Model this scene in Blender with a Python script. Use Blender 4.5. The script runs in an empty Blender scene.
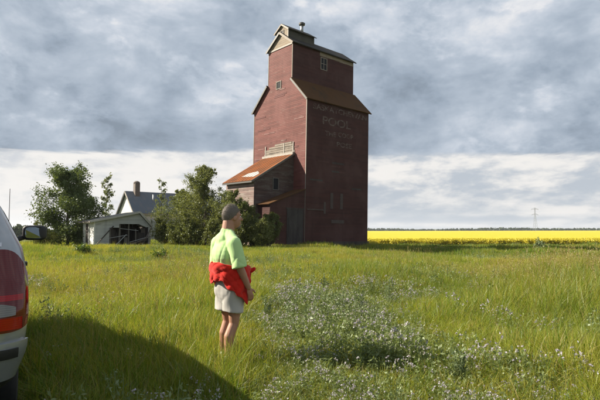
import bpy, bmesh, math
import numpy as np
from mathutils import Matrix, Vector, Euler

R = math.radians
PI = math.pi
scene = bpy.context.scene
COL = scene.collection

# ------------------------------------------------------------------ camera
CAMZ = 1.55
cam = bpy.data.cameras.new('camera')
cam.lens = 36 * 486 / 600.0
cam.sensor_width = 36
cam.clip_start = 0.05
cam.clip_end = 30000
camo = bpy.data.objects.new('camera', cam)
COL.objects.link(camo)
camo.location = (0, 0, CAMZ)
camo.rotation_euler = (R(90 + 3.47), R(0.1), 0)
scene.camera = camo

# ------------------------------------------------------------------ light
SUN_AZ = 171.0        # direction towards the sun, degrees from +X, counter-clockwise
SUN_EL = 34.0
SUN_STRENGTH = 5.0
EXPOSURE = 1.2
toward = Vector((math.cos(R(SUN_AZ)) * math.cos(R(SUN_EL)), math.sin(R(SUN_AZ)) * math.cos(R(SUN_EL)), math.sin(R(SUN_EL))))
sl = bpy.data.lights.new('sun', 'SUN')
sl.energy = SUN_STRENGTH
sl.angle = R(0.53)
sl.color = (1.0, 0.91, 0.76)
slo = bpy.data.objects.new('sun', sl)
COL.objects.link(slo)
slo.rotation_euler = (-toward).to_track_quat('-Z', 'Y').to_euler()
slo.location = (-60, 10, 60)

vs = scene.view_settings
vs.view_transform = 'Standard'
vs.look = 'None'
vs.gamma = 1
vs.use_curve_mapping = False
vs.exposure = EXPOSURE
scene.cycles.use_denoising = True
scene.cycles.max_bounces = 7
scene.cycles.diffuse_bounces = 3
scene.cycles.glossy_bounces = 3
scene.cycles.transmission_bounces = 4
scene.cycles.transparent_max_bounces = 8
scene.cycles.sample_clamp_indirect = 8


class NT:
    """small helper around a node tree"""
    def __init__(self, tree):
        self.t = tree
        self.n = tree.nodes
        self.l = tree.links

    def new(self, typ, **kw):
        n = self.n.new(typ)
        for k, v in kw.items():
            setattr(n, k, v)
        return n

    def set(self, sock, v):
        if isinstance(v, bpy.types.NodeSocket):
            self.l.new(v, sock)
        elif v is not None:
            sock.default_value = v

    def math(self, op, a, b=None, c=None, clamp=False):
        n = self.new('ShaderNodeMath', operation=op)
        n.use_clamp = clamp
        self.set(n.inputs[0], a)
        if b is not None:
            self.set(n.inputs[1], b)
        if c is not None:
            self.set(n.inputs[2], c)
        return n.outputs[0]

    def smooth(self, v, lo, hi, a=0.0, b=1.0, kind='SMOOTHSTEP'):
        n = self.new('ShaderNodeMapRange', interpolation_type=kind)
        self.set(n.inputs[0], v)
        for i, x in enumerate((lo, hi, a, b)):
            self.set(n.inputs[1 + i], x)
        return n.outputs[0]

    def mix(self, f, a, b, mode='MIX'):
        n = self.new('ShaderNodeMix', data_type='RGBA', blend_type=mode)
        self.set(n.inputs[0], f)
        self.set(n.inputs[6], col4(a))
        self.set(n.inputs[7], col4(b))
        return n.outputs[2]

    def noise(self, vec, scale, detail=4, rough=0.55, dist=0.0, dim='3D', out=0):
        n = self.new('ShaderNodeTexNoise', noise_dimensions=dim)
        if vec is not None:
            self.l.new(vec, n.inputs['Vector'])
        self.set(n.inputs['Scale'], scale)
        self.set(n.inputs['Detail'], detail)
        self.set(n.inputs['Roughness'], rough)
        self.set(n.inputs['Distortion'], dist)
        return n.outputs[out]

    def comb(self, x, y, z=0.0):
        n = self.new('ShaderNodeCombineXYZ')
        for i, v in enumerate((x, y, z)):
            self.set(n.inputs[i], v)
        return n.outputs[0]

    def sep(self, v):
        n = self.new('ShaderNodeSeparateXYZ')
        self.l.new(v, n.inputs[0])
        return n.outputs

    def scalev(self, v, s):
        n = self.new('ShaderNodeVectorMath', operation='MULTIPLY')
        self.set(n.inputs[0], v)
        n.inputs[1].default_value = s
        return n.outputs[0]


def col4(c):
    if isinstance(c, (tuple, list)) and len(c) == 3:
        return (c[0], c[1], c[2], 1.0)
    return c


# ------------------------------------------------------------------ world: cloud deck over a clear sky
world = bpy.data.worlds.new('World')
scene.world = world
world.use_nodes = True
W = NT(world.node_tree)
for n in list(W.n):
    W.n.remove(n)
BG = 0.1
SKY_OX, SKY_OY = 11.3, 2.2
sky = W.new('ShaderNodeTexSky', sky_type='NISHITA')
sky.sun_disc = False
sky.sun_elevation = R(SUN_EL)
sky.sun_rotation = math.atan2(toward.x, toward.y)
tc = W.new('ShaderNodeTexCoord')
dx, dy, dz = W.sep(tc.outputs['Generated'])
zc = W.math('MAXIMUM', dz, 0.015)
ux = W.math('DIVIDE', dx, zc)
uy = W.math('DIVIDE', dy, zc)
uv = W.comb(ux, uy, 0.0)
# broad masses and billows of the near cloud deck
p0 = W.new('ShaderNodeVectorMath', operation='ADD')
W.l.new(W.scalev(tc.outputs['Generated'], (1.0, 1.0, 1.7)), p0.inputs[0])
p0.inputs[1].default_value = (SKY_OX, SKY_OY, 0)
pv = p0.outputs[0]


def cloud_density(v):
    a_ = W.noise(v, 4.6, 10, 0.60, 0.15)
    b_ = W.noise(v, 2.0, 2, 0.5, 0.0)
    return W.math('ADD', W.math('MULTIPLY', a_, 0.72), W.math('MULTIPLY', b_, 0.28))


shift = W.new('ShaderNodeVectorMath', operation='ADD')
W.l.new(pv, shift.inputs[0])
shift.inputs[1].default_value = (-0.035, 0.0, 0.06)
shape = cloud_density(pv)
relief = W.math('SUBTRACT', shape, cloud_density(shift.outputs[0]))      # the sides of the heaps that face the sun
sy_ = W.math('DIVIDE', dy, W.math('ADD', dz, 0.16))
far = W.smooth(sy_, 1.3, 2.9, 0.0, 1.0)
lightness = W.math('SUBTRACT', W.smooth(shape, 0.38, 0.63, 0.95, 0.22, 'LINEAR'), W.math('MULTIPLY', far, 0.30))
lightness = W.math('ADD', lightness, W.math('MULTIPLY', relief, 4.2))
heap = W.noise(pv, 5.4, 10, 0.58, 0.25)
heap2 = W.noise(shift.outputs[0], 3.4, 10, 0.56, 0.25)
lightness = W.math('ADD', W.math('MULTIPLY', lightness, 0.80), 0.10)
lightness = W.math('ADD', lightness, W.math('MULTIPLY', W.smooth(heap, 0.52, 0.58), 0.16))
lightness = W.math('SUBTRACT', lightness, W.math('MULTIPLY', W.smooth(heap2, 0.51, 0.57), 0.15))
ramp = W.new('ShaderNodeValToRGB')
W.l.new(lightness, ramp.inputs[0])
el = ramp.color_ramp.elements
el[0].position = 0.0
el[0].color = (0.235, 0.290, 0.36, 1)
el[1].position = 1.0
el[1].color = (0.84, 0.84, 0.86, 1)
e = el.new(0.26); e.color = (0.335, 0.405, 0.495, 1)
e = el.new(0.55); e.color = (0.46, 0.53, 0.62, 1)
e = el.new(0.75); e.color = (0.60, 0.655, 0.735, 1)
deck = ramp.outputs[0]
# the bright sky under the far rim of the deck: cumulus banks and haze
az = W.math('ARCTAN2', dx, dy)
elv = dz
fv = W.comb(W.math('MULTIPLY', az, 9.0), W.math('MULTIPLY', elv, 24.0), 3.3)
fn = W.noise(fv, 0.85, 9, 0.58, 0.1)
fv2 = W.comb(W.math('MULTIPLY', az, 2.6), W.math('MULTIPLY', elv, 60.0), 1.3)
fs = W.noise(fv2, 1.0, 4, 0.5, 0.1)
lw = W.smooth(az, -0.30, 0.10, 1.0, 0.0)
fsh = W.new('ShaderNodeVectorMath', operation='ADD')
W.l.new(fv, fsh.inputs[0])
fsh.inputs[1].default_value = (-0.12, 0.22, 0.0)
fn = W.math('ADD', fn, W.math('MULTIPLY', W.math('SUBTRACT', fn, W.noise(fsh.outputs[0], 0.85, 9, 0.58, 0.1)), 0.5))
cum = W.smooth(W.math('ADD', fn, W.math('MULTIPLY', lw, 0.10)), 0.36, 0.66)
farcol = W.mix(cum, W.mix(lw, (0.50, 0.555, 0.62), (0.62, 0.65, 0.69)), (0.90, 0.875, 0.845))
low = W.smooth(dz, 0.015, 0.085, 0.85, 0.0)
streak = W.math('MULTIPLY', W.smooth(fs, 0.30, 0.62), low)
farcol = W.mix(streak, farcol, W.mix(lw, (0.50, 0.56, 0.63), (0.83, 0.83, 0.82)))
# rim of the deck, gently uneven
rimn = W.noise(W.comb(W.math('MULTIPLY', ux, 0.45), W.math('MULTIPLY', uy, 0.3), 0.0), 1.0, 6, 0.65, 0.2)
rim = W.math('ADD', uy, W.math('MULTIPLY', W.math('SUBTRACT', rimn, 0.5), 2.5))
rim = W.math('ADD', rim, W.math('MULTIPLY', ux, -0.05))
under = W.smooth(rim, 6.0, 6.5)
clouds = W.mix(under, deck, farcol)
# convert to background units and let the clear sky through the thinnest places
scl = W.new('ShaderNodeVectorMath', operation='SCALE')
W.l.new(clouds, scl.inputs[0])
CLOUD_GAIN = 1.0 / (2 ** EXPOSURE)
scl.inputs[3].default_value = CLOUD_GAIN / BG
cover = W.smooth(shape, 0.25, 0.36, 0.85, 1.0)
final = W.mix(cover, sky.outputs[0], scl.outputs[0])
bg = W.new('ShaderNodeBackground')
bg.inputs['Strength'].default_value = BG
W.l.new(final, bg.inputs['Color'])
wo = W.new('ShaderNodeOutputWorld')
W.l.new(bg.outputs[0], wo.inputs['Surface'])


# ------------------------------------------------------------------ materials
MATS = {}
KA = 0.82            # base colours scaled down against the raised exposure, so shaded areas render darker


def newmat(name):
    m = bpy.data.materials.new(name)
    m.use_nodes = True
    t = NT(m.node_tree)
    b = t.n['Principled BSDF']
    MATS[name] = m
    return m, t, b


def objco(t):
    return t.new('ShaderNodeTexCoord').outputs['Object']


def worldco(t):
    return t.new('ShaderNodeNewGeometry').outputs['Position']


def bump(t, b, h, strength=0.4, dist=0.02):
    n = t.new('ShaderNodeBump')
    n.inputs['Strength'].default_value = strength
    n.inputs['Distance'].default_value = dist
    t.l.new(h, n.inputs['Height'])
    t.l.new(n.outputs[0], b.inputs['Normal'])


def plain(name, c, rough=0.6, metal=0.0, var=0.15, scale=6.0, spec=0.5, bumpy=0.0):
    m, t, b = newmat(name)
    n = t.noise(objco(t), scale, 5, 0.6)
    c = tuple(x * KA for x in c)
    dark = tuple(x * (1 - var) for x in c)
    lite = tuple(min(1, x * (1 + var)) for x in c)
    t.l.new(t.mix(n, dark, lite), b.inputs['Base Color'])
    b.inputs['Roughness'].default_value = rough
    b.inputs['Metallic'].default_value = metal
    b.inputs['Specular IOR Level'].default_value = spec
    if bumpy:
        bump(t, b, t.noise(objco(t), scale * 3, 4, 0.6), bumpy, 0.01)
    return m


def siding(name, paint, worn, board=0.18, wear=(0.56, 0.75), rough=0.75, vertical=False, joint=0.5, tone=0.25):
    """horizontal board siding: real board spacing, board-to-board tone, flaking paint"""
    paint, worn = tuple(c * KA for c in paint), tuple(c * KA for c in worn)
    m, t, b = newmat(name)
    co = objco(t)
    x, y, z = t.sep(co)
    h = t.math('ADD', x, y) if vertical else z
    q = t.math('DIVIDE', h, board)
    row = t.math('FLOOR', q)
    fr = t.math('FRACT', q)
    run = z if vertical else t.math('ADD', x, y)
    # broken into plank lengths with a row dependent offset
    wn = t.new('ShaderNodeTexWhiteNoise', noise_dimensions='2D')
    off = t.new('ShaderNodeTexWhiteNoise', noise_dimensions='1D')
    t.l.new(row, off.inputs['W'])
    seg = t.math('FLOOR', t.math('ADD', t.math('DIVIDE', run, 3.6), t.math('MULTIPLY', off.outputs[0], 5.0)))
    t.l.new(t.comb(row, seg), wn.inputs['Vector'])
    base = t.mix(wn.outputs[0], tuple(c * (1 - tone) for c in paint), tuple(c * (1 + tone) for c in paint))
    big = t.noise(co, 0.35, 5, 0.6, 0.3)
    base = t.mix(t.smooth(big, 0.42, 0.68), base, tuple(min(1, c * 1.18 + 0.012) for c in paint))
    fl = t.noise(t.scalev(co, (1.0, 1.0, 5.0) if not vertical else (5.0, 5.0, 1.0)), 0.9, 8, 0.7)
    worn_m = t.smooth(fl, wear[0], wear[1])
    base = t.mix(worn_m, base, worn)
    stain = t.noise(t.scalev(co, (1.6, 1.6, 0.15)), 1.0, 5, 0.6)
    base = t.mix(t.smooth(stain, 0.5, 0.8, 0.0, 0.4), base, tuple(c * 0.5 for c in paint))
    t.l.new(base, b.inputs['Base Color'])
    b.inputs['Roughness'].default_value = rough
    b.inputs['Specular IOR Level'].default_value = 0.25
    lap = t.math('ADD', t.smooth(fr, 0.0, 0.12, 0.0, 1.0), t.math('MULTIPLY', fr, -0.35))
    lap = t.math('ADD', lap, t.math('MULTIPLY', fl, 0.3))
    bump(t, b, lap, joint, 0.03)
    return m


siding('lit_red_siding', (0.160, 0.054, 0.045), (0.24, 0.145, 0.122), wear=(0.54, 0.75), tone=0.2)  # lighter copy of the red siding, sunlight painted into its colour
siding('shaded_red_siding', (0.066, 0.023, 0.019), (0.095, 0.055, 0.045), wear=(0.62, 0.82), tone=0.18)  # darker copy of the same siding, shade painted into its colour
siding('worn_red_board', (0.19, 0.085, 0.075), (0.24, 0.16, 0.14), wear=(0.45, 0.65))
siding('dull_red_board', (0.13, 0.045, 0.04), (0.2, 0.12, 0.1))
siding('deep_board', (0.085, 0.034, 0.028), (0.10, 0.06, 0.05))
siding('grey_boards', (0.15, 0.125, 0.105), (0.23, 0.20, 0.17), board=0.2, wear=(0.5, 0.7))
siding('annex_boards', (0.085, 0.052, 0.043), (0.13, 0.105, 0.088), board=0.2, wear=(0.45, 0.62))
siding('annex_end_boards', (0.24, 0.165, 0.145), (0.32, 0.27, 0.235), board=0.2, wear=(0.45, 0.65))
siding('bare_boards', (0.27, 0.215, 0.155), (0.35, 0.29, 0.225), board=0.16, wear=(0.5, 0.7))
siding('bleached_boards', (0.24, 0.20, 0.16), (0.36, 0.32, 0.27), board=0.16, wear=(0.5, 0.65), tone=0.4)
siding('dark_olive_boards', (0.065, 0.06, 0.045), (0.09, 0.078, 0.055), board=0.16)
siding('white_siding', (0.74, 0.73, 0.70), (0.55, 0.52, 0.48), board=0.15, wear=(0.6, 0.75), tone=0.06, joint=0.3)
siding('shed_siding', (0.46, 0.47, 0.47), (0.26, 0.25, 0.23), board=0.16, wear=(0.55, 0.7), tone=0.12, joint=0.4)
siding('door_planks', (0.050, 0.042, 0.040), (0.085, 0.073, 0.067), board=0.2, wear=(0.5, 0.7), vertical=True)
siding('dark_planks', (0.055, 0.045, 0.04), (0.12, 0.10, 0.08), board=0.2, wear=(0.55, 0.75), vertical=True)
plain('cream_trim', (0.29, 0.24, 0.19), 0.7, 0, 0.25, 4)
plain('pale_trim', (0.38, 0.345, 0.30), 0.7, 0, 0.25, 4)
plain('faded_paint', (0.075, 0.052, 0.045), 0.8, 0, 0.5, 2.5)
plain('glass_dark', (0.010, 0.011, 0.012), 0.35, 0, 0.2, 3, spec=0.15)
plain('hollow_dark', (0.012, 0.011, 0.010), 0.9, 0, 0.2, 3)
plain('galvanised', (0.42, 0.43, 0.43), 0.45, 0.7, 0.2, 5)
plain('dark_metal', (0.10, 0.095, 0.085), 0.55, 0.3, 0.2, 5)
plain('pylon_steel', (0.20, 0.22, 0.25), 0.6, 0.4, 0.1, 0.2)
plain('timber', (0.15, 0.135, 0.115), 0.8, 0, 0.3, 5)
plain('shed_roof', (0.15, 0.145, 0.135), 0.8, 0, 0.35, 1.5, bumpy=0.4)
plain('roof_edge', (0.46, 0.45, 0.42), 0.7, 0, 0.2, 2)
plain('bark', (0.13, 0.105, 0.08), 0.9, 0, 0.35, 9, bumpy=0.6)


def roofmat(name, a, bcol, split, seam=0.6):
    """weathered sheet roof; colour changes follow patches of rust"""
    a, bcol = tuple(c * KA for c in a), tuple(c * KA for c in bcol)
    m, t, b = newmat(name)
    co = objco(t)
    n = t.noise(co, 0.6, 7, 0.65, 0.4)
    n2 = t.noise(t.scalev(co, (2.5, 0.7, 0.7)), 1.2, 6, 0.65)
    f = t.smooth(t.math('ADD', t.math('MULTIPLY', n, 0.6), t.math('MULTIPLY', n2, 0.4)), split[0], split[1])
    c = t.mix(f, a, bcol)
    c = t.mix(t.smooth(n2, 0.5, 0.8, 0, 0.4), c, tuple(x * 0.6 for x in bcol))
    t.l.new(c, b.inputs['Base Color'])
    b.inputs['Roughness'].default_value = 0.85
    b.inputs['Specular IOR Level'].default_value = 0.08
    x, y, z = t.sep(co)
    ws = t.math('FRACT', t.math('DIVIDE', x, seam))
    bump(t, b, t.math('ADD', t.smooth(ws, 0.0, 0.08), t.math('MULTIPLY', n2, 0.5)), 0.35, 0.02)
    return m


roofmat('rusty_roof', (0.25, 0.088, 0.032), (0.165, 0.07, 0.034), (0.42, 0.60))
roofmat('shoulder_roof', (0.062, 0.042, 0.026), (0.105, 0.052, 0.022), (0.32, 0.50))
roofmat('dark_roof', (0.055, 0.053, 0.05), (0.085, 0.065, 0.05), (0.5, 0.66))
roofmat('house_roof', (0.16, 0.19, 0.22), (0.21, 0.22, 0.235), (0.45, 0.6), 0.4)


def brickmat():
    m, t, b = newmat('chimney_brick')
    co = objco(t)
    x, y, z = t.sep(co)
    br = t.new('ShaderNodeTexBrick')
    t.l.new(t.comb(t.math('ADD', x, y), z), br.inputs['Vector'])
    br.inputs['Color1'].default_value = (0.17, 0.135, 0.115, 1)
    br.inputs['Color2'].default_value = (0.12, 0.095, 0.08, 1)
    br.inputs['Mortar'].default_value = (0.20, 0.185, 0.17, 1)
    br.inputs['Scale'].default_value = 4.5
    t.l.new(br.outputs['Color'], b.inputs['Base Color'])
    b.inputs['Roughness'].default_value = 0.9
    bump(t, b, br.outputs['Fac'], -0.5, 0.02)


brickmat()


def leafmat(name, c1, c2, transl=0.35, patch=None, patch_scale=0.25, dry=None, tip=None, gloss=0.5):
    """thin leaves: diffuse + translucent, tone varies leaf by leaf and plant by plant"""
    m = bpy.data.materials.new(name)
    m.use_nodes = True
    MATS[name] = m
    t = NT(m.node_tree)
    for n in list(t.n):
        t.n.remove(n)
    at = t.new('ShaderNodeAttribute', attribute_name='rnd')
    oi = t.new('ShaderNodeObjectInfo')
    f = t.math('ADD', t.math('MULTIPLY', at.outputs['Fac'], 0.6), t.math('MULTIPLY', oi.outputs['Random'], 0.4))
    c = t.mix(f, c1, c2)
    if patch is not None:
        pn = t.noise(worldco(t), patch_scale, 4, 0.6, 0.3)
        c = t.mix(t.smooth(pn, 0.42, 0.62, 0, 0.85), c, patch)
    if dry is not None:
        wn = t.new('ShaderNodeTexWhiteNoise', noise_dimensions='1D')
        t.l.new(t.math('MULTIPLY', at.outputs['Fac'], 91.7), wn.inputs['W'])
        c = t.mix(t.smooth(wn.outputs[0], 0.83, 0.85), c, dry)
    if tip is not None:
        ta = t.new('ShaderNodeAttribute', attribute_name='tpos')
        c = t.mix(t.smooth(ta.outputs['Fac'], 0.55, 1.0, 0, 0.7), c, tip)
    d = t.new('ShaderNodeBsdfDiffuse')
    tr = t.new('ShaderNodeBsdfTranslucent')
    g = t.new('ShaderNodeBsdfGlossy')
    g.inputs['Roughness'].default_value = 0.45
    g.inputs['Color'].default_value = (0.9, 0.95, 0.9, 1)
    t.l.new(c, d.inputs['Color'])
    ct = t.mix(1.0, c, (1.15, 1.1, 0.55), 'MULTIPLY')
    t.l.new(ct, tr.inputs['Color'])
    m1 = t.new('ShaderNodeMixShader')
    m1.inputs[0].default_value = transl
    t.l.new(d.outputs[0], m1.inputs[1])
    t.l.new(tr.outputs[0], m1.inputs[2])
    m2 = t.new('ShaderNodeMixShader')
    m2.inputs[0].default_value = 0.05 * gloss
    t.l.new(m1.outputs[0], m2.inputs[1])
    t.l.new(g.outputs[0], m2.inputs[2])
    o = t.new('ShaderNodeOutputMaterial')
    t.l.new(m2.outputs[0], o.inputs['Surface'])
    return m


leafmat('grass_blade', (0.165, 0.245, 0.016), (0.27, 0.315, 0.028), 0.47, patch=(0.335, 0.315, 0.038), patch_scale=0.22, dry=(0.36, 0.27, 0.10), tip=(0.29, 0.285, 0.055))
leafmat('grass_lush', (0.070, 0.15, 0.012), (0.14, 0.215, 0.022), 0.47, patch=(0.17, 0.22, 0.028), patch_scale=0.3, dry=(0.24, 0.20, 0.08))
leafmat('seed_head', (0.24, 0.19, 0.075), (0.33, 0.25, 0.12), 0.3)
leafmat('forb_leaf', (0.115, 0.16, 0.05), (0.21, 0.245, 0.10), 0.35)
leafmat('sage_leaf', (0.12, 0.165, 0.07), (0.21, 0.25, 0.125), 0.25)
leafmat('lavender_petal', (0.31, 0.285, 0.36), (0.52, 0.48, 0.55), 0.3)
leafmat('white_petal', (0.36, 0.34, 0.31), (0.56, 0.52, 0.48), 0.3)
leafmat('maple_leaf', (0.065, 0.10, 0.03), (0.13, 0.165, 0.06), 0.32)
leafmat('poplar_leaf', (0.13, 0.16, 0.075), (0.22, 0.24, 0.12), 0.35)
leafmat('willow_leaf', (0.10, 0.13, 0.04), (0.23, 0.24, 0.095), 0.38)
leafmat('shrub_leaf', (0.08, 0.105, 0.028), (0.155, 0.165, 0.052), 0.32)
leafmat('weed_leaf', (0.05, 0.10, 0.016), (0.11, 0.16, 0.03), 0.35)
leafmat('wood_leaf', (0.05, 0.075, 0.035), (0.085, 0.11, 0.05), 0.2)
leafmat('canola_petal', (0.46, 0.40, 0.03), (0.56, 0.48, 0.042), 0.25)


def groundmat():
    m, t, b = newmat('prairie_soil')
    co = worldco(t)
    n = t.noise(co, 0.22, 5, 0.6, 0.3)
    n2 = t.noise(co, 3.0, 6, 0.7)
    c = t.mix(t.smooth(n, 0.4, 0.62), (0.08, 0.10, 0.016), (0.12, 0.12, 0.024))
    c = t.mix(t.smooth(n2, 0.45, 0.7, 0, 0.7), c, (0.06, 0.055, 0.025))
    t.l.new(c, b.inputs['Base Color'])
    b.inputs['Roughness'].default_value = 0.95
    b.inputs['Specular IOR Level'].default_value = 0.1
    bump(t, b, n2, 0.8, 0.08)


groundmat()


def canolamat():
    m, t, b = newmat('canola_bloom')
    co = worldco(t)
    n = t.noise(t.scalev(co, (0.3, 0.06, 0.3)), 1.0, 6, 0.6)
    n2 = t.noise(co, 1.4, 4, 0.7)
    c = t.mix(n, (0.40, 0.345, 0.032), (0.49, 0.42, 0.042))
    c = t.mix(t.smooth(n2, 0.6, 0.8, 0, 0.6), c, (0.30, 0.33, 0.03))
    t.l.new(c, b.inputs['Base Color'])
    b.inputs['Roughness'].default_value = 0.9
    b.inputs['Specular IOR Level'].default_value = 0.1
    bump(t, b, n2, 0.9, 0.3)


canolamat()


# ------------------------------------------------------------------ object helpers
def tag(o, label=None, cat=None, group=None, kind=None):
    if label: o['label'] = label
    if cat: o['category'] = cat
    if group: o['group'] = group
    if kind: o['kind'] = kind
    return o


def empty(name, loc=(0, 0, 0), rz=0.0):
    o = bpy.data.objects.new(name, None)
    COL.objects.link(o)
    o.empty_display_size = 0.2
    o.location = loc
    o.rotation_euler = (0, 0, rz)
    return o


def link(name, me, mat, parent=None, smooth=False):
    if mat:
        me.materials.append(MATS[mat] if isinstance(mat, str) else mat)
    if smooth:
        me.polygons.foreach_set('use_smooth', [True] * len(me.polygons))
    o = bpy.data.objects.new(name, me)
    COL.objects.link(o)
    if parent:
        o.parent = parent
    return o


class MB:
    def __init__(self):
        self.v = []
        self.f = []

    def add(self, vs_, fs_):
        k = len(self.v)
        self.v += [tuple(p) for p in vs_]
        self.f += [tuple(i + k for i in f) for f in fs_]
        return self

    def box(self, a, b):
        (x0, y0, z0), (x1, y1, z1) = a, b
        return self.add([(x0, y0, z0), (x1, y0, z0), (x1, y1, z0), (x0, y1, z0), (x0, y0, z1), (x1, y0, z1), (x1, y1, z1), (x0, y1, z1)],
                        [(3, 2, 1, 0), (4, 5, 6, 7), (0, 1, 5, 4), (1, 2, 6, 5), (2, 3, 7, 6), (3, 0, 4, 7)])

    def prism(self, poly, a0, a1, axis=0):
        """poly: (p,q) outline in the two other axes; extruded along axis from a0 to a1"""
        n = len(poly)
        def mk(a, p):
            l = list(p)
            l.insert(axis, a)
            return tuple(l)
        vs_ = [mk(a0, p) for p in poly] + [mk(a1, p) for p in poly]
        fs_ = [tuple(range(n)), tuple(range(2 * n - 1, n - 1, -1))]
        fs_ += [(i, i + n, (i + 1) % n + n, (i + 1) % n) for i in range(n)]
        return self.add(vs_, fs_)

    def beam(self, p, q, w, h=None):
        h = h or w
        p, q = Vector(p), Vector(q)
        d = (q - p).normalized()
        up = Vector((0, 0, 1)) if abs(d.z) < 0.9 else Vector((1, 0, 0))
        s = d.cross(up).normalized() * (w / 2)
        t = s.cross(d).normalized() * (h / 2)
        vs_ = [p - s - t, p + s - t, p + s + t, p - s + t, q - s - t, q + s - t, q + s + t, q - s + t]
        return self.add(vs_, [(3, 2, 1, 0), (4, 5, 6, 7), (0, 1, 5, 4), (1, 2, 6, 5), (2, 3, 7, 6), (3, 0, 4, 7)])

    def tube(self, pts, rads, n=6, caps=True):
        pts = [Vector(p) for p in pts]
        k = len(self.v)
        for i, p in enumerate(pts):
            d = (pts[min(i + 1, len(pts) - 1)] - pts[max(i - 1, 0)])
            d = d.normalized() if d.length > 1e-9 else Vector((0, 0, 1))
            up = Vector((0, 0, 1)) if abs(d.z) < 0.95 else Vector((1, 0, 0))
            s = d.cross(up).normalized()
            t = s.cross(d).normalized()
            for j in range(n):
                a = 2 * PI * j / n
                self.v.append(tuple(p + (s * math.cos(a) + t * math.sin(a)) * rads[i]))
        for i in range(len(pts) - 1):
            for j in range(n):
                a = k + i * n + j
                b = k + i * n + (j + 1) % n
                self.f.append((a, b, b + n, a + n))
        if caps:
            self.f.append(tuple(k + j for j in range(n))[::-1])
            self.f.append(tuple(k + (len(pts) - 1) * n + j for j in range(n)))
        return self

    def mesh(self, name):
        me = bpy.data.meshes.new(name)
        me.from_pydata(self.v, [], self.f)
        bm = bmesh.new()
        bm.from_mesh(me)
        bmesh.ops.recalc_face_normals(bm, faces=bm.faces)
        bm.to_mesh(me)
        bm.free()
        return me

    def build(self, name, mat, parent=None, smooth=False):
        return link(name, self.mesh(name), mat, parent, smooth)


def np_mesh(name, verts, faces, attrs=None):
    """verts (n,3), faces (m,4) or (m,3); attrs: {name: per-vertex float}"""
    me = bpy.data.meshes.new(name)
    nv, (nf, k) = len(verts), faces.shape
    me.vertices.add(nv)
    me.vertices.foreach_set('co', np.asarray(verts, np.float32).ravel())
    me.loops.add(nf * k)
    me.loops.foreach_set('vertex_index', np.asarray(faces, np.int32).ravel())
    me.polygons.add(nf)
    me.polygons.foreach_set('loop_start', np.arange(0, nf * k, k, dtype=np.int32))
    for an, arr in (attrs or {}).items():
        a = me.attributes.new(an, 'FLOAT', 'POINT')
        a.data.foreach_set('value', np.asarray(arr, np.float32))
    me.update(calc_edges=True)
    return me


# ------------------------------------------------------------------ terrain
def sstep(x, a, b):
    t = np.clip((x - a) / (b - a), 0, 1)
    return t * t * (3 - 2 * t)


def height(x, y):
    x = np.asarray(x, float)
    y = np.asarray(y, float)
    h = -1.75 * sstep(y, 57, 80) - 2.35 * sstep(y, 100, 1600)
    near = sstep(np.hypot(x + 3.5, y - 5), 4.0, 9.0)
    und = 0.06 * np.sin(0.55 * x + 0.3) * np.sin(0.42 * y + 1.1) + 0.04 * np.sin(0.23 * x - 0.37 * y + 2.0)
    und = und + 0.05 * np.sin(1.1 * x + 0.8 * y)
    h = h + und * near * (1 - 0.6 * sstep(y, 60, 100))
    h = h + 0.22 * np.exp(-((x - 8.5) / 4.2) ** 2 - ((y - 13.0) / 2.4) ** 2)
    h = h + 0.42 * np.exp(-((y - 38 - 0.03 * x) / 2.6) ** 2) * sstep(x, 12, 15) * (1 - sstep(x, 45, 60))
    h = h - 0.85 * np.exp(-((y - 47.0) / 5.5) ** 2) * sstep(x, 5.5, 9.5)
    h = h - 0.50 * sstep(y, 18, 34) * sstep(x, 1.5, 6) * (1 - sstep(y, 60, 80)) * (1 - 0.9 * np.exp(-((x - 7.5) / 2.5) ** 2 - ((y - 54) / 3.0) ** 2))
    h = h + 0.30 * np.exp(-((y - 33) / 5.0) ** 2) * (1 - sstep(x, -9, -4))
    h = h + 6.0 * sstep(y, 2500, 6000)
    return h


def make_ground():
    def axis(a, n, s):
        t = np.linspace(-1, 1, n)
        return a * np.sinh(s * t) / math.sinh(s)
    xs = axis(6500, 241, 7.2)
    t = np.linspace(0, 1, 281)
    ys = -60 + 9000 * np.sinh(6.3 * t) / math.sinh(6.3)
    X, Y = np.meshgrid(xs, ys)
    Z = height(X, Y)
    V = np.stack([X, Y, Z], -1).reshape(-1, 3)
    nx, ny = len(xs), len(ys)
    i = (np.arange(ny - 1)[:, None] * nx + np.arange(nx - 1)[None, :]).ravel()
    F = np.stack([i, i + 1, i + nx + 1, i + nx], -1)
    o = link('ground', np_mesh('ground', V, F), 'prairie_soil', smooth=True)
    tag(o, 'rough prairie ground under tall yellow green grass', kind='structure')


make_ground()


def make_canola():
    """the crop as a raised sheet with an uneven top; its near edge gets single flowering plants further down"""
    xs = np.concatenate([np.linspace(2, 130, 180), np.linspace(135, 900, 60), np.linspace(930, 2600, 40)])
    ys = np.concatenate([np.linspace(98, 140, 60), np.linspace(145, 400, 50), np.linspace(420, 1450, 50)])
    X, Y = np.meshgrid(xs, ys)
    rs = np.random.RandomState(5)
    X = X + 0.0 * Y
    Y = Y + 0.0
    Z = height(X, Y) + 0.86 + rs.uniform(-0.10, 0.10, X.shape)
    Z[0, :] = height(X[0], Y[0]) - 0.1
    V = np.stack([X, Y, Z], -1).reshape(-1, 3)
    nx, ny = len(xs), len(ys)
    i = (np.arange(ny - 1)[:, None] * nx + np.arange(nx - 1)[None, :]).ravel()
    F = np.stack([i, i + 1, i + nx + 1, i + nx], -1)
    o = link('canola_field', np_mesh('canola_field', V, F), 'canola_bloom')
    tag(o, 'bright yellow flowering canola field reaching to the far tree line', kind='structure')


make_canola()

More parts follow.
